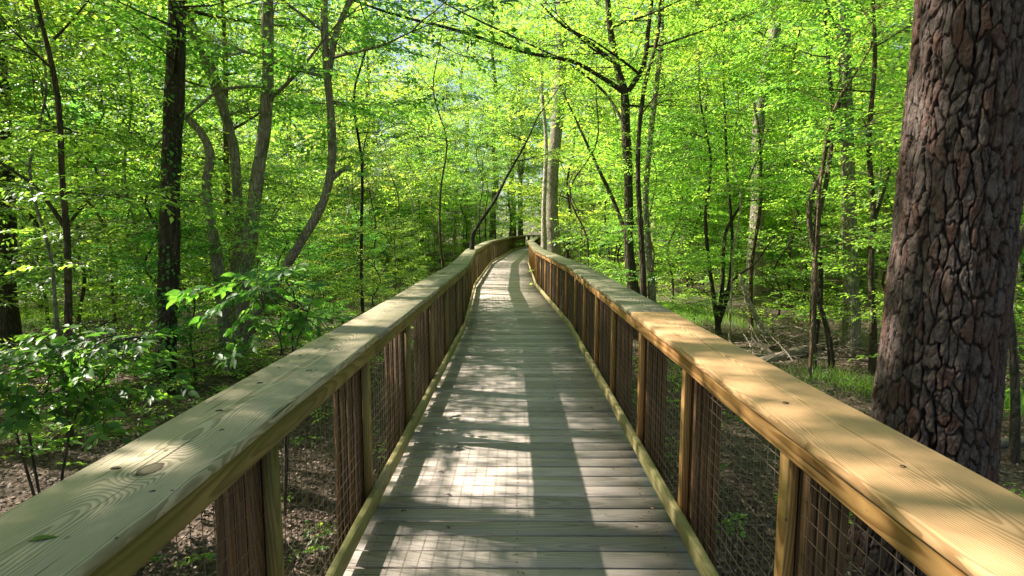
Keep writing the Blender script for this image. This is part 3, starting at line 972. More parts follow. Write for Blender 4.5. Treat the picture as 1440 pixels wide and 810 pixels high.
clump = traced([
        ([(330, 535), (318, 450), (303, 350), (290, 265), (296, 222), (285, 190), (262, 165), (240, 152)], [19, 13, 9, 7.5, 7, 6, 6, 4], None),
        ([(322, 470, 0.2), (322, 420, .3), (335, 330, 0.5), (330, 220, .5), (322, 180, .5), (300, 110, .4), (272, 45, .3), (250, -10, .3)], [12, 9, 8, 8, 8, 9, 10, 9], (5, -0.8, 0.5)),
        ([(333, 530), (340, 430, -.1), (350, 350, -.2), (362, 250, -.2), (372, 180, -.2), (377, 100, -.2), (376, 0, -.2)], [15, 12, 11, 10.5, 9.5, 9, 9], (7, 0.2, 0.3)),
        ([(338, 500), (360, 440, -.3), (390, 395, -.4), (420, 345, -.5), (452, 290, -.5), (466, 235, -.5), (466, 170, -.5), (459, 90, -.5), (456, 0, -.5)], [9, 8, 7, 7, 7, 6.5, 6, 6, 5], (6, 0.3, 0)),
        ([(462, 110, -.5), (472, 50, -.5), (492, 0, -.5)], [5, 4.5, 4], (3, .8, 0)),
        ([(464, 255, -.5), (480, 240, -.5), (492, 236, -.6)], [4, 3.5, 2.5], None),
        ([(298, 260, .2), (255, 295, -.2), (205, 212 + 110, -.4), (180, 350, -.5)], [2, 1.6, 1.3, 1], None),
        ([(372, 122, -.2), (345, 122, -.3), (308, 128, -.6), (270, 158, -.8), (240, 182, -.9), (215, 210, -1)], [2.5, 2.4, 2.2, 2, 1.8, 1], None),
        ], 9.6, 'clump of grey curved stems rising from one foot behind the left railing', 'bark_grey', CR(4.6, 9, 2.6), knob=0.09, lib=SPR_SPARSE, leafm='leaf_deep', leafscale=1.1,
       sprays=[(520, 150, -.5, 10, .5, .8), (570, 190, -.3, 9, .5, .8), (480, 210, -.6, 7, .4, .8), (420, 120, -.4, 6, .4, .7), (330, 90, -.3, 6, .4, .7), (430, 260, -.8, 6, .35, .7), (310, 300, -.8, 6, .35, .7), (380, 330, -.9, 6, .35, .6), (500, 60, -.5, 8, .5, .8), (590, 120, -.2, 7, .5, .8)])
# centre
traced([([(664, 345), (672, 318), (694, 285), (712, 250), (740, 200), (756, 165)], [3.4, 2.8, 2.4, 2, 1.5, 1], (1.2, .7, 0))], 15.5,
       'dark leaning stem slanting over the bend of the left railing', 'bark_dark', CR(4.5, 7, 1.8), sides=7)
traced([([(778, 352), (776, 300), (777, 240), (784, 170), (789, 100), (790, 30), (792, -30)], [10.5, 9.5, 9, 9, 8.5, 8, 7], (6, 0.3, 0.3))], 24,
       'tall straight grey trunk right where the walkway turns out of sight', 'bark_grey', CR(8, 12, 3.2))
traced([([(765, 350), (765, 290), (768, 200), (762, 120), (765, 30)], [4.5, 3.5, 3, 2.5, 2], (3, 0.3, 0.3))], 22,
       'slim pale stem close left of the tall grey trunk at the turn', 'bark_pale', CR(8, 7, 2.0), sides=7)
traced([([(896, 425), (889, 395), (884, 340), (884, 260), (880, 180), (878, 130), (868, 95), (858, 40), (852, -20)], [9, 8.5, 7, 6.5, 6.5, 6, 5, 4.5, 4], (5, -0.5, 0.3)),
        ([(878, 130), (840, 105, -.2), (800, 85, -.4), (745, 75, -.6), (690, 58, -.9), (640, 42, -1.2), (560, 22, -1.6), (495, 0, -1.9)], [4, 3, 2.8, 2.5, 2.3, 2, 1.8, 1.2], None),
        ([(868, 92), (830, 60, -.3), (790, 35, -.5), (760, 5, -.8)], [2.5, 2, 1.7, 1], None),
        ([(884, 128), (905, 92, -.2), (912, 40, -.3), (920, -20, -.4)], [4, 3.5, 3, 2.6], (3, 0.4, -0.2)),
        ([(880, 178), (850, 130, .3), (800, 90, .5), (740, 60, .8), (655, 20, 1), (600, -10, 1.2)], [2.4, 2, 1.6, 1.5, 1.3, 1], None),
        ([(885, 345), (866, 290, .2), (838, 230, .3), (815, 180, .4), (792, 130, .5)], [3.8, 3, 2.4, 1.9, 1.2], None)], 13.0,
       'dark forked tree with long bare arching branches behind the right railing', 'bark_dark', CR(5.4, 11, 2.8, 0.8), sides=9, lib=SPR_SPARSE,
       sprays=[(560, 40, -1.6, 5, .4, .8), (640, 60, -1.2, 6, .4, .8), (745, 60, -.6, 7, .5, .8), (700, 120, .8, 6, .5, .8), (810, 150, .4, 7, .5, .8), (860, 175, 0, 10, .5, .9), (940, 170, -.2, 8, .5, .9), (960, 120, -.3, 7, .5, .8), (820, 20, -.4, 8, .5, .8), (930, 40, -.3, 8, .5, .8)])
traced([([(917, 420), (912, 350), (908, 280), (914, 200), (922, 130), (930, 60), (932, -10)], [6, 5, 4.5, 4, 4, 3.5, 3], (6, 0.3, 0.3))], 13.8,
       'pale slender trunk beside the dark forked tree', 'bark_pale', CR(6, 8, 2.4), sides=8)
traced([([(905, 420), (902, 340), (897, 230), (905, 130), (925, 50), (930, -20)], [5, 4.2, 3.6, 3, 2.6, 2.2], (3, 0.3, 0))], 12.2,
       'thin dark stem tight against the dark forked tree', 'bark_dark', CR(5, 6, 1.8), sides=7)
# right side
big = traced([([(1197, 500), (1197, 440), (1195, 350), (1193, 250), (1190, 150), (1187, 60), (1184, -20)], [14, 11.5, 10, 9, 8.5, 8.5, 8], (9, 0.3, 0.4))], 11.8,
       'straight grey brown trunk with flared roots beside the brush pile', 'bark_grey', CR(6, 13, 2.8))
traced([([(1143, 532), (1143, 450), (1146, 380), (1150, 310), (1163, 250), (1172, 170), (1165, 90), (1160, 0)], [5.5, 5, 4.6, 4, 3.4, 3, 2.6, 2], (2.5, 0.2, 0)),
        ([(1146, 360), (1138, 310), (1142, 270), (1158, 240)], [4, 4, 3.8, 3], None)], 10.3,
       'thin brown stem with a kink standing left of the flared grey trunk', 'bark_brown', CR(4.2, 8, 1.7), sides=8)
traced([([(1170, 520), (1165, 470), (1150, 420), (1146, 390)], [4.5, 4, 3.5, 2], None)], 10.2,
       'short leaning dead stem at the foot of the kinked brown stem', 'bark_dark', None, sides=8)
traced([([(1226, 535), (1228, 460), (1224, 380), (1228, 300), (1222, 200), (1230, 90), (1228, 0)], [5.5, 5, 4.4, 4, 3.4, 3, 2.4], (3, -0.2, 0)),
        ([(1225, 330), (1236, 290), (1252, 240)], [2.6, 2.2, 1.6], None)], 10.0,
       'upright dark stem between the flared trunk and the big pine', 'bark_dark', CR(4.2, 8, 1.7), sides=8,
       sprays=[(1200, 190, -.3, 6, .4, .7), (1150, 40, -.5, 10, .5, .8), (1240, 260, 0, 5, .3, .7), (1090, 30, -.5, 8, .5, .8), (1240, 120, 0, 5, .3, .6)])
traced([([(1425, 690), (1428, 560), (1422, 470), (1414, 400), (1432, 350), (1450, 300)], [7, 6, 6, 5.5, 5, 4], (2.5, 0.6, 0)),
        ([(1414, 400), (1412, 340), (1405, 280)], [3, 2.5, 2], None)], 6.0,
       'crooked stem squeezed between the big pine and the picture edge', 'bark_brown', CR(3.8, 7, 1.5), sides=8)
for (x0, lean, top, wv) in ((998, -14, 190, 3.0), (1012, 8, 150, 2.6), (1026, -4, 220, 2.8), (1003, 34, 270, 2.2)):
    pass
traced([([(1010, 462), (1004, 420), (996, 360), (992, 300), (1000, 230), (986, 150)], [4, 3.4, 3, 2.5, 2, 1.5], (1.5, 0, 0)),
        ([(1010, 460), (1016, 400), (1020, 330), (1040, 290), (1054, 250)], [3.4, 3, 2.6, 2, 1.4], (1.2, .3, 0)),
        ([(1010, 458), (1024, 410), (1030, 340), (1024, 260), (1020, 180), (1018, 120)], [3.4, 3, 2.6, 2.2, 1.8, 1.4], (1.5, 0, 0)),
        ([(1006, 440), (1030, 395), (1062, 370), (1090, 330)], [2, 1.6, 1.4, 1], None)], 14.0,
       'many-stemmed shrub of thin dark rods over the far part of the right railing', 'bark_dark', CR(3.4, 6, 1.6), sides=6, name='multi_stem_shrub', cat='shrub')
traced([([(1075, 470), (1060, 440), (1047, 410), (1040, 385)], [5, 4, 3, 1.5], None)], 13.5,
       'short pale leaning stub on the bare ground past the right railing', 'bark_pale', None, sides=8)
# the wiry branch reaching in from the right over the railing
# ivy on the dark trunk
g = Geo()
N = 2200
zz = rng.uniform(0.6, 8.0, N)
th = rng.uniform(0, 2 * math.pi, N)
bs = np.array(ivy.location)
tr_px = np.interp(zz, [0, 1.5, 3.2, 4.6, 6.2, 8], [231, 234, 238, 240, 246, 252])
cx = np.array([at(p, 300, 8.3)[0] for p in tr_px])
rr = 0.17 + np.abs(rng.normal(0, 0.05, N))
P = np.stack([cx + rr * np.cos(th), 8.3 + rr * np.sin(th), bs[2] + zz], -1)
keepi = (np.sin(zz * 2.1 + th) + rng.normal(0, 0.4, N)) > 0.0
D = np.stack([np.cos(th) * 0.6, np.sin(th) * 0.6, -0.4 + rng.normal(0, 0.3, N)], -1)
NRM = np.stack([np.cos(th), np.sin(th), 0.5 + 0 * th], -1) + rng.normal(0, 0.3, (N, 3))
leaves(g, P[keepi], D[keepi], NRM[keepi], rng.uniform(0.05, 0.09, keepi.sum()), 0.7)
g.build('climbing_leaves', M['leaf_near'], ivy, loc=ivy.location)

# ------------------------------------------------------------------ near broad-leaved shrubs on the left
def leafy_shrub(px, py, Y, label, spots, stems, leafsize=0.09, drop=0.5, mult=1, name='leafy_shrub'):
    base = at(px, py, Y)
    gz = float(ground_z(base[0], Y))
    root = empty(name, (base[0], Y, gz), label, 'shrub')
    g, c = Geo(), Geo()
    foot = np.array([base[0], Y, gz - 0.05])
    for st in stems:
        P = [foot] + [at(q[0], q[1], Y + q[2]) for q in st]
        tube(g, P, [0.013, 0.009, 0.005, 0.003], 6, 0, 14, 0.05)
    PP, DD, SS = [], [], []
    for (x, y, dy, sp, n_) in spots:
        c0 = at(x, y, Y + dy)
        P0 = at(stems[0][-1][0], stems[0][-1][1], Y + stems[0][-1][2])
        for _ in range(n_ * mult):
            q = c0 + rng.normal(0, 1, 3) * sp * np.array([1, 1, 0.5])
            a2 = rng.uniform(0, 6.28)
            PP.append(q); DD.append((math.cos(a2), math.sin(a2), rng.uniform(-drop, .1))); SS.append(rng.uniform(0.35, 0.55))
        tube(g, [catmull([foot] + [at(q[0], q[1], Y + q[2]) for q in stems[len(PP) % len(stems)]], 20)[14], (c0 + P0) / 2 + (0, 0, .05), c0], [0.006, 0.004, 0.002], 5, 0, 8)
    loc = root.location
    g.build('stem', M['bark_brown'], root, smooth=True, loc=loc)
    # broad leaves: bigger, hanging
    put_sprays(c, PP, DD, SS, SPR_BIG, leafscale=leafsize / 0.16 / 0.75, fine=True, wr=0.52, cull=False)
    c.build('foliage', [M['leaf_near'], M['bark_brown']], root, loc=loc)
    return root
leafy_shrub(60, 640, 4.3, 'broad-leaved green shrub in the lower left corner behind the mossy cap board',
            [(20, 520, 0, .16, 4), (70, 500, 0.1, .16, 5), (110, 520, 0, .14, 4), (40, 570, -.1, .16, 4), (90, 560, 0, .14, 3), (130, 490, .1, .12, 3), (165, 475, .1, .1, 2), (15, 620, -.1, .13, 2), (150, 550, .1, .1, 2), (150, 610, -.1, .08, 2)],
            [[(40, 600, 0), (60, 540, 0), (110, 505, 0)], [(20, 600, 0), (10, 550, 0), (-20, 500, 0)], [(100, 600, 0), (150, 530, 0), (200, 470, .1), (255, 420, .2)]], leafsize=0.100, mult=2)
leafy_shrub(395, 610, 4.8, 'sprig of long drooping leaves hanging over the railing before the curved stems',
            [(350, 410, 0, .12, 3), (385, 400, 0, .10, 3), (420, 390, 0, .10, 2), (330, 400, 0, .09, 2), (400, 440, 0, .12, 3), (440, 410, 0, .08, 2), (360, 450, 0, .10, 2), (430, 460, .1, .1, 2), (395, 365, .1, .07, 1), (330, 460, .1, .08, 1)],
            [[(400, 520, 0), (380, 450, 0), (330, 385, 0)], [(410, 520, 0), (430, 450, 0), (445, 400, 0)]], leafsize=0.11, drop=1.1, mult=1)

# ------------------------------------------------------------------ kinds of forest trees used many times
def proto(name, H, r, z0, nl, L, leafm, barkm, lib=SPR, leafscale=1.0, dens=1.0, spray=0.85, wig=0.25, elf=(-5, 25), sec=3, stems=1, bare=0):
    root = empty(name, (0, 0, 0))
    g, c = Geo(), Geo()
    PP, DD, SS = [], [], []
    for k in range(stems):
        n = 7
        a0 = rng.uniform(0, 6.28)
        tilt = (0.0 if stems == 1 else 0.25)
        P = [np.array([0, 0, -0.25])]
        for i in range(1, n + 1):
            t = i / n
            P.append(np.array([math.cos(a0) * tilt * H * t * 0.6, math.sin(a0) * tilt * H * t * 0.6, H * t]) + np.append(rng.normal(0, wig, 2) * t, 0))
        rr = [r * 1.5, r * 1.02, r * 0.95, r * 0.85, r * 0.7, r * 0.55, r * 0.35, 0.012]
        tube(g, P, rr, 8, 0, 26, 0.05)
        p, d, s2 = grow(g, P, rr, z0, nl, (lambda u: L * (1 - 0.55 * u)), dens=dens, spray=spray, elf=elf, sec=sec)
        PP.append(p); DD.append(d); SS.append(s2)
        TT = catmull(P, 40)
        for _ in range(bare):
            q = TT[rng.integers(6, 30)]
            lp = limb_path(q, rng.uniform(0, 6.28), R(rng.uniform(5, 50)), rng.uniform(0.4, 1.6), 5, 0.08, 0.25)
            tube(g, lp, [0.010, 0.006, 0.003], 4, 0, 8)
            b2 = limb_path(lp[3], rng.uniform(0, 6.28), R(rng.uniform(0, 50)), rng.uniform(0.3, 0.7), 4, 0.05, 0.25)
            tube(g, b2, [0.005, 0.002], 4, 0, 5)
    g.build('trunk', M[barkm], root, smooth=True)
    put_sprays(c, np.concatenate(PP), np.concatenate(DD), np.concatenate(SS), lib, leafscale)
    print(name, 'leaf verts', c.nv)
    c.build('crown', [M[leafm], M[barkm]], root)
    return root
protos = {
    'sapling': [proto('understory_sapling', 6.0, 0.030, 0.8, 12, 1.9, 'leaf', 'bark_brown', wig=0.3, dens=1.8, elf=(-4, 12)),
                proto('understory_sapling', 5.0, 0.026, 0.6, 12, 1.8, 'leaf_bright', 'bark_dark', wig=0.3, dens=1.3, elf=(-4, 14), lib=SPR_SPARSE, leafscale=0.95),
                proto('understory_sapling', 7.0, 0.035, 1.5, 13, 2.0, 'leaf', 'bark_dark', wig=0.4, dens=1.4, elf=(-4, 12), lib=SPR_SPARSE, leafscale=1.1),
                proto('understory_sapling', 5.5, 0.030, 0.7, 12, 1.8, 'leaf_deep', 'bark_dark', wig=0.35, dens=1.4, elf=(-6, 14), leafscale=1.25)],
    'pole': [proto('slender_pole_tree', 9.0, 0.028, 4.2, 7, 1.5, 'leaf', 'bark_brown', wig=0.35, dens=1.0, lib=SPR_SPARSE, bare=9),
             proto('slender_pole_tree', 8.0, 0.022, 3.6, 7, 1.4, 'leaf_bright', 'bark_pale', wig=0.30, dens=1.0, lib=SPR_SPARSE, bare=7),
             proto('slender_pole_tree', 10.0, 0.040, 5.0, 8, 1.7, 'leaf', 'bark_dark', wig=0.45, dens=1.0, lib=SPR_SPARSE, bare=10)],
    'mid': [proto('understory_tree', 11.0, 0.085, 2.6, 18, 3.0, 'leaf', 'bark_grey', wig=0.4, lib=SPR_SPARSE, spray=1.1, dens=1.4, elf=(-4, 14)),
            proto('understory_tree', 12.0, 0.10, 3.6, 18, 3.1, 'leaf_bright', 'bark_brown', wig=0.3, lib=SPR_SPARSE, spray=1.1, dens=1.4, elf=(-4, 14)),
            proto('understory_tree', 10.0, 0.08, 2.0, 18, 2.8, 'leaf_bright', 'bark_dark', wig=0.4, lib=SPR_SPARSE, spray=1.1, dens=1.4, elf=(-4, 14), leafscale=1.3)],
    'tall': [proto('tall_tree', 20.0, 0.19, 7.0, 26, 3.6, 'leaf_high', 'bark_grey', wig=0.35, lib=SPR_SPARSE, spray=1.2, leafscale=1.25, dens=1.0),
             proto('tall_tree', 22.0, 0.23, 8.5, 26, 3.8, 'leaf_high', 'bark_brown', wig=0.3, lib=SPR_SPARSE, spray=1.2, leafscale=1.25, dens=1.0)],
}
LAB = {'pole': ('one of the many thin bare-stemmed young trees standing back among the saplings', 'tree', 'slender bare-stemmed young trees'),
       'sapling': ('one of the many slender leafy saplings filling the understory away from the walkway', 'sapling', 'leafy understory saplings'),
       'mid': ('one of the medium trees with leafy layered branches standing back in the forest', 'tree', 'middle-sized forest trees'),
       'tall': ('one of the tall straight forest trees with leaves starting high on the trunk', 'tree', 'tall forest trees')}
used = {}
def clone(kind, x, y, s=1.0):
    i = rng.integers(0, len(protos[kind]))
    src = protos[kind][i]
    key = (kind, int(i))
    if key not in used:
        used[key] = 1
        o = src
    else:
        o = src.copy()
        COL.objects.link(o)
        for ch in list(src.children):
            c = ch.copy()
            COL.objects.link(c)
            c.parent = o
    o.location = (x, y, float(ground_z(x, y)) - 0.02)
    o.rotation_euler = (0, 0, rng.uniform(0, 6.28))
    o.scale = (s, s, s * rng.uniform(0.92, 1.08))
    l, c_, g_ = LAB[kind]
    tag(o, l, c_, g_)
def path_clear(x, y, d):
    P = CL
    m = 9
    for k in range(len(P) - 1):
        a_, b_ = P[k], P[k + 1]
        t = np.clip(((np.array([x, y]) - a_) @ (b_ - a_)) / ((b_ - a_) @ (b_ - a_)), 0, 1)
        m = min(m, np.linalg.norm(a_ + t * (b_ - a_) - (x, y)))
    return m > d
placed = []
def scatter(kind, n, dmin, dmax, spacing, clear, xlim=None, smin=0.85, smax=1.2, shade_ok=True, amin=0, amax=50):
    c = 0
    for _ in range(n * 60):
        if c >= n: break
        dd = math.sqrt(rng.uniform(dmin ** 2, dmax ** 2))
        a_ = R(rng.uniform(amin, amax)) * (rng.choice([-1, 1]) if amin >= 0 else 1)
        x, y = dd * math.sin(a_), dd * math.cos(a_)
        if not path_clear(x, y, clear): continue
        if any((x - p[0]) ** 2 + (y - p[1]) ** 2 < spacing ** 2 for p in placed): continue
        # keep the sun corridor on the left of the walk open where the photo shows it sunny
        sc_ = rng.uniform(smin, smax)
        if not shade_ok and x < 0 and 12 < y < 40 and x > (-28 if kind == 'tall' else -17): continue
        if kind == 'sapling' and x < 0 and 13 < y < 32:
            hmax = (abs(x) - 1.6) / 1.15
            sc_ = min(sc_, hmax / 6.5)
            if sc_ < 0.33: continue
        placed.append((x, y))
        clone(kind, x, y, sc_)
        c += 1
    print(kind, c)
scatter('tall', 40, 18, 65, 3.8, 2.8, shade_ok=False)
for (x, y, k_) in ((-9.5, 41, 'mid'), (-12.5, 33.5, 'mid'), (-7.0, 44, 'mid'), (-4.0, 37, 'mid'), (-0.6, 50, 'mid'), (4.6, 38, 'mid'), (2.9, 29.5, 'mid'), (0.5, 58, 'tall'), (-4, 55, 'mid'), (6.5, 47, 'mid')):
    placed.append((x, y))
    clone(k_, x, y, 1.1)
scatter('tall', 12, 20, 65, 4.5, 2.8, shade_ok=False)
scatter('mid', 46, 14.5, 62, 2.5, 2.4, shade_ok=False)
scatter('sapling', 225, 12.0, 56, 1.4, 2.5)
scatter('pole', 60, 10.0, 34, 1.0, 1.6)
scatter('sapling', 7, 10.2, 14, 1.5, 2.2, amin=-42, amax=-12, smin=0.45, smax=0.7)
scatter('sapling', 60, 13.0, 40, 2.2, 2.5, amin=50, amax=100)
scatter('mid', 26, 19.0, 45, 3.5, 2.5, amin=50, amax=105)

# trees added round the camera, mostly unseen, to throw shade and block sky light
def shade_tree(x, y, H, z0, nl, L, label, dens=1.0):
    gz = float(ground_z(x, y))
    root = empty('forest_tree', (x, y, gz), label, 'tree')
    g, c = Geo(), Geo()
    P = [np.array([x, y, gz - 0.2])] + [np.array([x, y, gz]) + np.array([rng.normal(0, .15) * t, rng.normal(0, .15) * t, H * t]) for t in np.linspace(0.15, 1, 6)]
    rr = [q * (0.5 if y > 11 else 1.0) for q in (0.2, 0.15, 0.13, 0.11, 0.09, 0.06, 0.02)]
    tube(g, P, rr, 10, 0, 26, 0.05)
    p, d, s2 = grow(g, P, rr, gz + z0, nl, (lambda u: L * (1 - 0.5 * u)), dens=dens, spray=1.05)
    g.build('trunk', M['bark_brown'], root, smooth=True, loc=root.location)
    put_sprays(c, p, d, s2, SPR_SPARSE, 1.0, cull=True)
    c.build('crown', [M['leaf'], M['bark_brown']], root, loc=root.location)
for k, (x, y, H, z0, d, lab) in enumerate([
        (-5.5, 0.2, 9, 4.2, 1.0, 'unseen low leafy tree added for shade, level with the near mossy cap board'),
        (-7.5, 3.4, 11, 4.8, 1.0, 'unseen tree added for shade left of the walk just outside the curved grey stems'),
        (-4.0, 1.4, 15, 7.5, 1.8, 'unseen tall tree added closest on the left to shade the big pine'),
        (-6.2, 4.6, 16, 7.5, 1.7, 'unseen tall tree added for shade on the left, branches high over the railing'),
        (-7.6, 6.6, 15, 6.5, 1.5, 'unseen tall leafy tree added for shade left of the dark edge trunk'),
        (-9.2, -0.6, 12, 6, 1.0, 'unseen leafy tree added for shade farther left of the near mossy cap board'),
        (-6.2, 12.0, 10, 4.2, 1.0, 'leafy tree added for shade behind the curved grey stems, trunk hidden by leaves'),
        (-12.0, 3.0, 13, 6.5, 1.0, 'unseen outermost leafy tree added for shade on the left side'),
        (-12.5, 10.5, 13, 6.0, 1.0, 'leafy tree added for shade beyond the dark trunk at the picture edge'),
        (-2.6, -3.0, 14, 6.5, 1.0, 'unseen tree added to block sky light behind the viewpoint on the mossy railing side'),
        (4.6, -1.5, 15, 6.0, 1.0, 'unseen tree added to block sky light behind the viewpoint on the yellow railing side'),
        (7.8, 3.2, 14, 5.5, 1.0, 'leafy tree added to block sky light right of the big pine outside the view')]):
    shade_tree(x, y, H, z0, 16, 3.2, lab, d)

# ------------------------------------------------------------------ far woods (a mass)
g = Geo()
N, nc, AW = 330000, 4600, R(115)
ca = rng.uniform(-AW, AW, nc); cd = rng.uniform(62, 92, nc); cz = rng.uniform(-0.5, 34, nc)
pk = rng.integers(0, nc, N)
P = np.stack([cd[pk] * np.sin(ca[pk]), cd[pk] * np.cos(ca[pk]), cz[pk]], -1) + rng.normal(0, 1, (N, 3)) * (1.7, 1.7, 0.9)
P[:, 2] = np.maximum(P[:, 2], 0 * P[:, 2] + ground_z(P[:, 0], P[:, 1]) + 0.1)
D = rng.normal(0, 1, (N, 3)) * (1, 1, 0.4)
leaves(g, P, D, np.array([0, 0, 1.0]) + rng.normal(0, 0.5, (N, 3)), rng.uniform(0.3, 0.6, N), 0.6, tint=np.clip(rng.uniform(0, 1, nc)[pk] + rng.normal(0, 0.1, N), 0, 1))
tag(g.build('far_woods', M['leaf_bright']), kind='stuff')

# ------------------------------------------------------------------ undergrowth, grass and leaf litter
def wedge(n, dmin, dmax, power=0.5, amax=50):
    d = dmin + (dmax - dmin) * rng.uniform(0, 1, n) ** (1 / power * 0.5)
    a_ = rng.uniform(-R(amax), R(amax), n)
    x, y = d * np.sin(a_), d * np.cos(a_)
    return x, y
g = Geo()
x, y = wedge(5200, 8, 60, 0.55)
fld = np.sin(x * 0.5 + 2) * np.cos(y * 0.4) + 0.6 * np.sin(x * 1.3 + y * 0.7)
k = (fld > -0.35) | (y > 18)
k &= ~((x > 3.6) & (x < 8.5) & (y < 13.2))
k &= np.array([path_clear(a, b, 2.0) for a, b in zip(x, y)])
x, y = x[k], y[k]
z = ground_z(x, y) + rng.uniform(0.05, 0.75, len(x)) * np.clip((y - 6) / 10, 0.3, 1)
az = rng.uniform(0, 6.28, len(x))
put_sprays(g, np.stack([x, y, z], -1), np.stack([np.cos(az), np.sin(az), rng.uniform(-.1, .5, len(x))], -1), rng.uniform(0.5, 1.0, len(x)), SPR, twigs=False)
tag(g.build('undergrowth', [M['leaf_bright'], M['bark_brown']]), kind='stuff')

g = Geo()
N = 26000
cxs = [(at(1200, 550, 9.0)[0], 9.0, 1.0, 0.8, 0.06), (at(700, 380, 22)[0] - 6, 20, 5, 5, 0.2), (at(960, 445, 16)[0], 16.5, 1.8, 1.8, 0.35), (at(120, 470, 17)[0], 17, 3.0, 2.5, 0.3), (at(1430, 580, 8)[0], 8.2, 0.6, 0.6, 0.1)]
for (cx0, cy0, rx, ry, fr) in cxs:
    n_ = int(N * fr)
    px = cx0 + rng.normal(0, 1, n_) * rx * 0.6
    py = cy0 + rng.normal(0, 1, n_) * ry * 0.6
    P = np.stack([px, py, ground_z(px, py) - 0.01], -1)
    hgt = rng.uniform(0.08, 0.26, n_)
    D = np.stack([rng.normal(0, .35, n_), rng.normal(0, .35, n_), np.ones(n_)], -1)
    NR = rng.normal(0, 1, (n_, 3)) * (1, 1, 0.1)
    leaves(g, P, D, NR, hgt, 0.045, tint=rng.uniform(0, 1, n_), droop=0.3)
tag(g.build('grass', M['grass']), kind='stuff')

g = Geo()
N = 130000
d = 1.2 + 15 * rng.uniform(0, 1, N) ** 0.85
a_ = rng.uniform(-R(62), R(62), N)
px, py = d * np.sin(a_), d * np.cos(a_)
P = np.stack([px, py, ground_z(px, py) + rng.uniform(0.0, 0.035, N)], -1)
D = rng.normal(0, 1, (N, 3)) * (1, 1, 0.22)
leaves(g, P, D, np.array([0, 0, 1.0]) + rng.normal(0, 0.45, (N, 3)), rng.uniform(0.02, 0.065, N), 0.5, tint=rng.uniform(0, 1, N) ** 1.2, droop=-0.2)
tag(g.build('leaf_litter', M['litter']), kind='stuff')

# small seedlings on the near ground
g = Geo()
x, y = wedge(150, 4.0, 11, 0.6, 52)
k = np.array([path_clear(a, b, 1.3) for a, b in zip(x, y)])
x, y = x[k], y[k]
az = rng.uniform(0, 6.28, len(x))
put_sprays(g, np.stack([x, y, ground_z(x, y) + rng.uniform(0.03, 0.25, len(x))], -1), np.stack([np.cos(az), np.sin(az), rng.uniform(0, .5, len(x))], -1), rng.uniform(0.2, 0.45, len(x)), SPR_BIG, leafscale=0.5, fine=True)
tag(g.build('ground_cover', [M['leaf'], M['bark_brown']]), kind='stuff')

# ------------------------------------------------------------------ logs, sticks
def log(px, py, Y, L, r, az, label, name='fallen_log', tilt=0.03, z=None):
    b = at(px, py, Y)
    gz = float(ground_z(b[0], Y)) + r * 0.7 if z is None else z
    g = Geo()
    dx = np.array([math.cos(az), math.sin(az), tilt])
    P = [dx * L * (t - 0.5) + rng.normal(0, 0.02, 3) * (1, 1, .5) for t in np.linspace(0, 1, 5)]
    tube(g, P, [r, r * 1.05, r * 0.9, r * 0.8, r * 0.6], 10, 0, 16, 0.08)
    o = g.build(name, M['stick'], smooth=True)
    o.location = (b[0], Y, gz)
    return tag(o, label, 'log')
log(1420, 655, 6.4, 1.6, 0.06, R(8), 'pale fallen log on the ground right of the big pine')
log(1130, 470, 11.6, 2.6, 0.12, R(25), 'thick curved log lying in the brush pile by the flared trunk', tilt=0.10)
log(1215, 520, 10.9, 1.8, 0.035, R(-12), 'thin fallen branch on the ground in front of the flared trunk', 'fallen_branch')
c0 = at(1135, 465, 11.9)
g = Geo()
for k in range(95):
    p = np.array([c0[0], 11.9, ground_z(c0[0], 11.9)]) + rng.normal(0, 1, 3) * (1.0, 0.5, 0) + (0, 0, abs(rng.normal(0, 0.22)) + 0.02)
    a2, e = rng.uniform(0, 6.28), rng.normal(0, 0.35)
    L = rng.uniform(0.4, 1.6)
    dv = np.array([math.cos(a2) * math.cos(e), math.sin(a2) * math.cos(e), abs(math.sin(e))])
    tube(g, [p - dv * L / 2, p + rng.normal(0, 0.05, 3), p + dv * L / 2], [0.02 * rng.uniform(.5, 1.4), 0.012, 0.004], 5, 0, 7)
o = g.build('brush_pile', M['stick'], smooth=True, loc=(c0[0], 11.9, GZ))
o.location = (c0[0], 11.9, GZ)
tag(o, kind='stuff')
g = Geo()
for k in range(260):
    d = rng.uniform(3, 16); a_ = rng.uniform(-R(50), R(50))
    x, y = d * math.sin(a_), d * math.cos(a_)
    p = np.array([x, y, float(ground_z(x, y)) + 0.02])
    a2 = rng.uniform(0, 6.28); L = rng.uniform(0.25, 1.1)
    dv = np.array([math.cos(a2), math.sin(a2), rng.normal(0, 0.05)])
    tube(g, [p - dv * L / 2, p + rng.normal(0, 0.04, 3) * (1, 1, .3), p + dv * L / 2], [0.009, 0.006, 0.003], 4, 0, 6)
tag(g.build('twig_litter', M['stick'], smooth=True), kind='stuff')

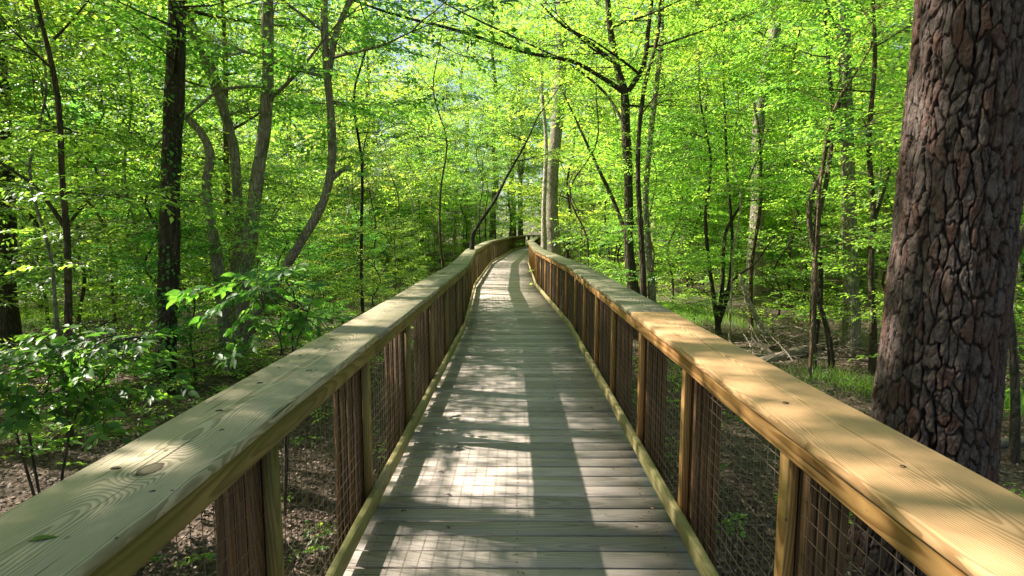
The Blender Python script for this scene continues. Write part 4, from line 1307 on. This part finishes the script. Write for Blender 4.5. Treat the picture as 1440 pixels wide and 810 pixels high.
# ------------------------------------------------------------------ things lying on the cap boards and deck
def single_leaf(loc, rz, size, mat, label, name, group=None, wr=0.3, curl=0.05):
    g = Geo()
    leaves(g, np.array([[-size / 2, 0, 0.0]]), np.array([[1.0, 0, 0.02]]), np.array([[0, 0, 1.0]]), [size], wr, True, 0, np.array([0.6]), droop=curl)
    V = g.v[0]; 
    F = g.f[0][0]
    n0 = len(V)
    g.v.append(V - (0, 0, 0.0008)); g.g.append(g.g[0]); g.t.append(g.t[0]); g.p.append(g.p[0]); g.nv *= 2
    g.f.append((F[:, ::-1] + n0, 0))
    o = g.build(name, M[mat], smooth=True)
    o.location = loc
    o.rotation_euler = (0, 0, rz)
    return tag(o, label, 'leaf', group)
def cap_pt(px, py, dz=0.004):
    d = CM @ np.array([(px - 720) / FPX, (405 - py) / FPX, -1.0])
    t = (HR + dz - CAM[2]) / d[2]
    return CAM + d * t
def deck_pt(px, py, dz=0.004):
    d = CM @ np.array([(px - 720) / FPX, (405 - py) / FPX, -1.0])
    return CAM + d * ((dz - CAM[2]) / d[2])
single_leaf(cap_pt(62, 757), R(20), 0.05, 'grass', 'single green leaf lying on the mossy cap board near the dark knot', 'fallen_leaf')
for (x, y, a_, sz) in [(164, 658, 10, .032), (309, 577, 20, .03), (312, 604, 70, .02), (366, 538, 50, .03), (392, 517, -20, .02), (422, 500, 10, .02), (444, 490, 30, .02), (475, 492, 10, .018), (448, 479, 80, .018), (215, 690, 30, .015)]:
    single_leaf(cap_pt(x, y), R(a_), sz, 'litter', 'one of the small brown leaf scraps scattered on the mossy left cap board', 'leaf_scrap', 'leaf scraps on the left cap board', wr=0.35, curl=0.25)
for (x, y, a_, sz) in [(1105, 566, 20, .03), (1270, 655, 10, .02)]:
    single_leaf(cap_pt(x, y), R(a_), sz, 'litter', 'one of the dark leaf scraps on the yellow right cap board', 'leaf_scrap', 'leaf scraps on the right cap board', wr=0.4, curl=0.25)
for k in range(34):
    y = rng.uniform(1.9, 9.5)
    x = rng.choice([-1, 1]) * (0.80 - abs(rng.normal(0, 0.28)))
    single_leaf((x + 0.03, y, 0.006), rng.uniform(0, 6.28), rng.uniform(0.015, 0.04), 'litter', 'one of the tiny brown leaf scraps strewn on the grey deck planks', 'leaf_scrap', 'leaf scraps on the deck', wr=0.4, curl=0.3)
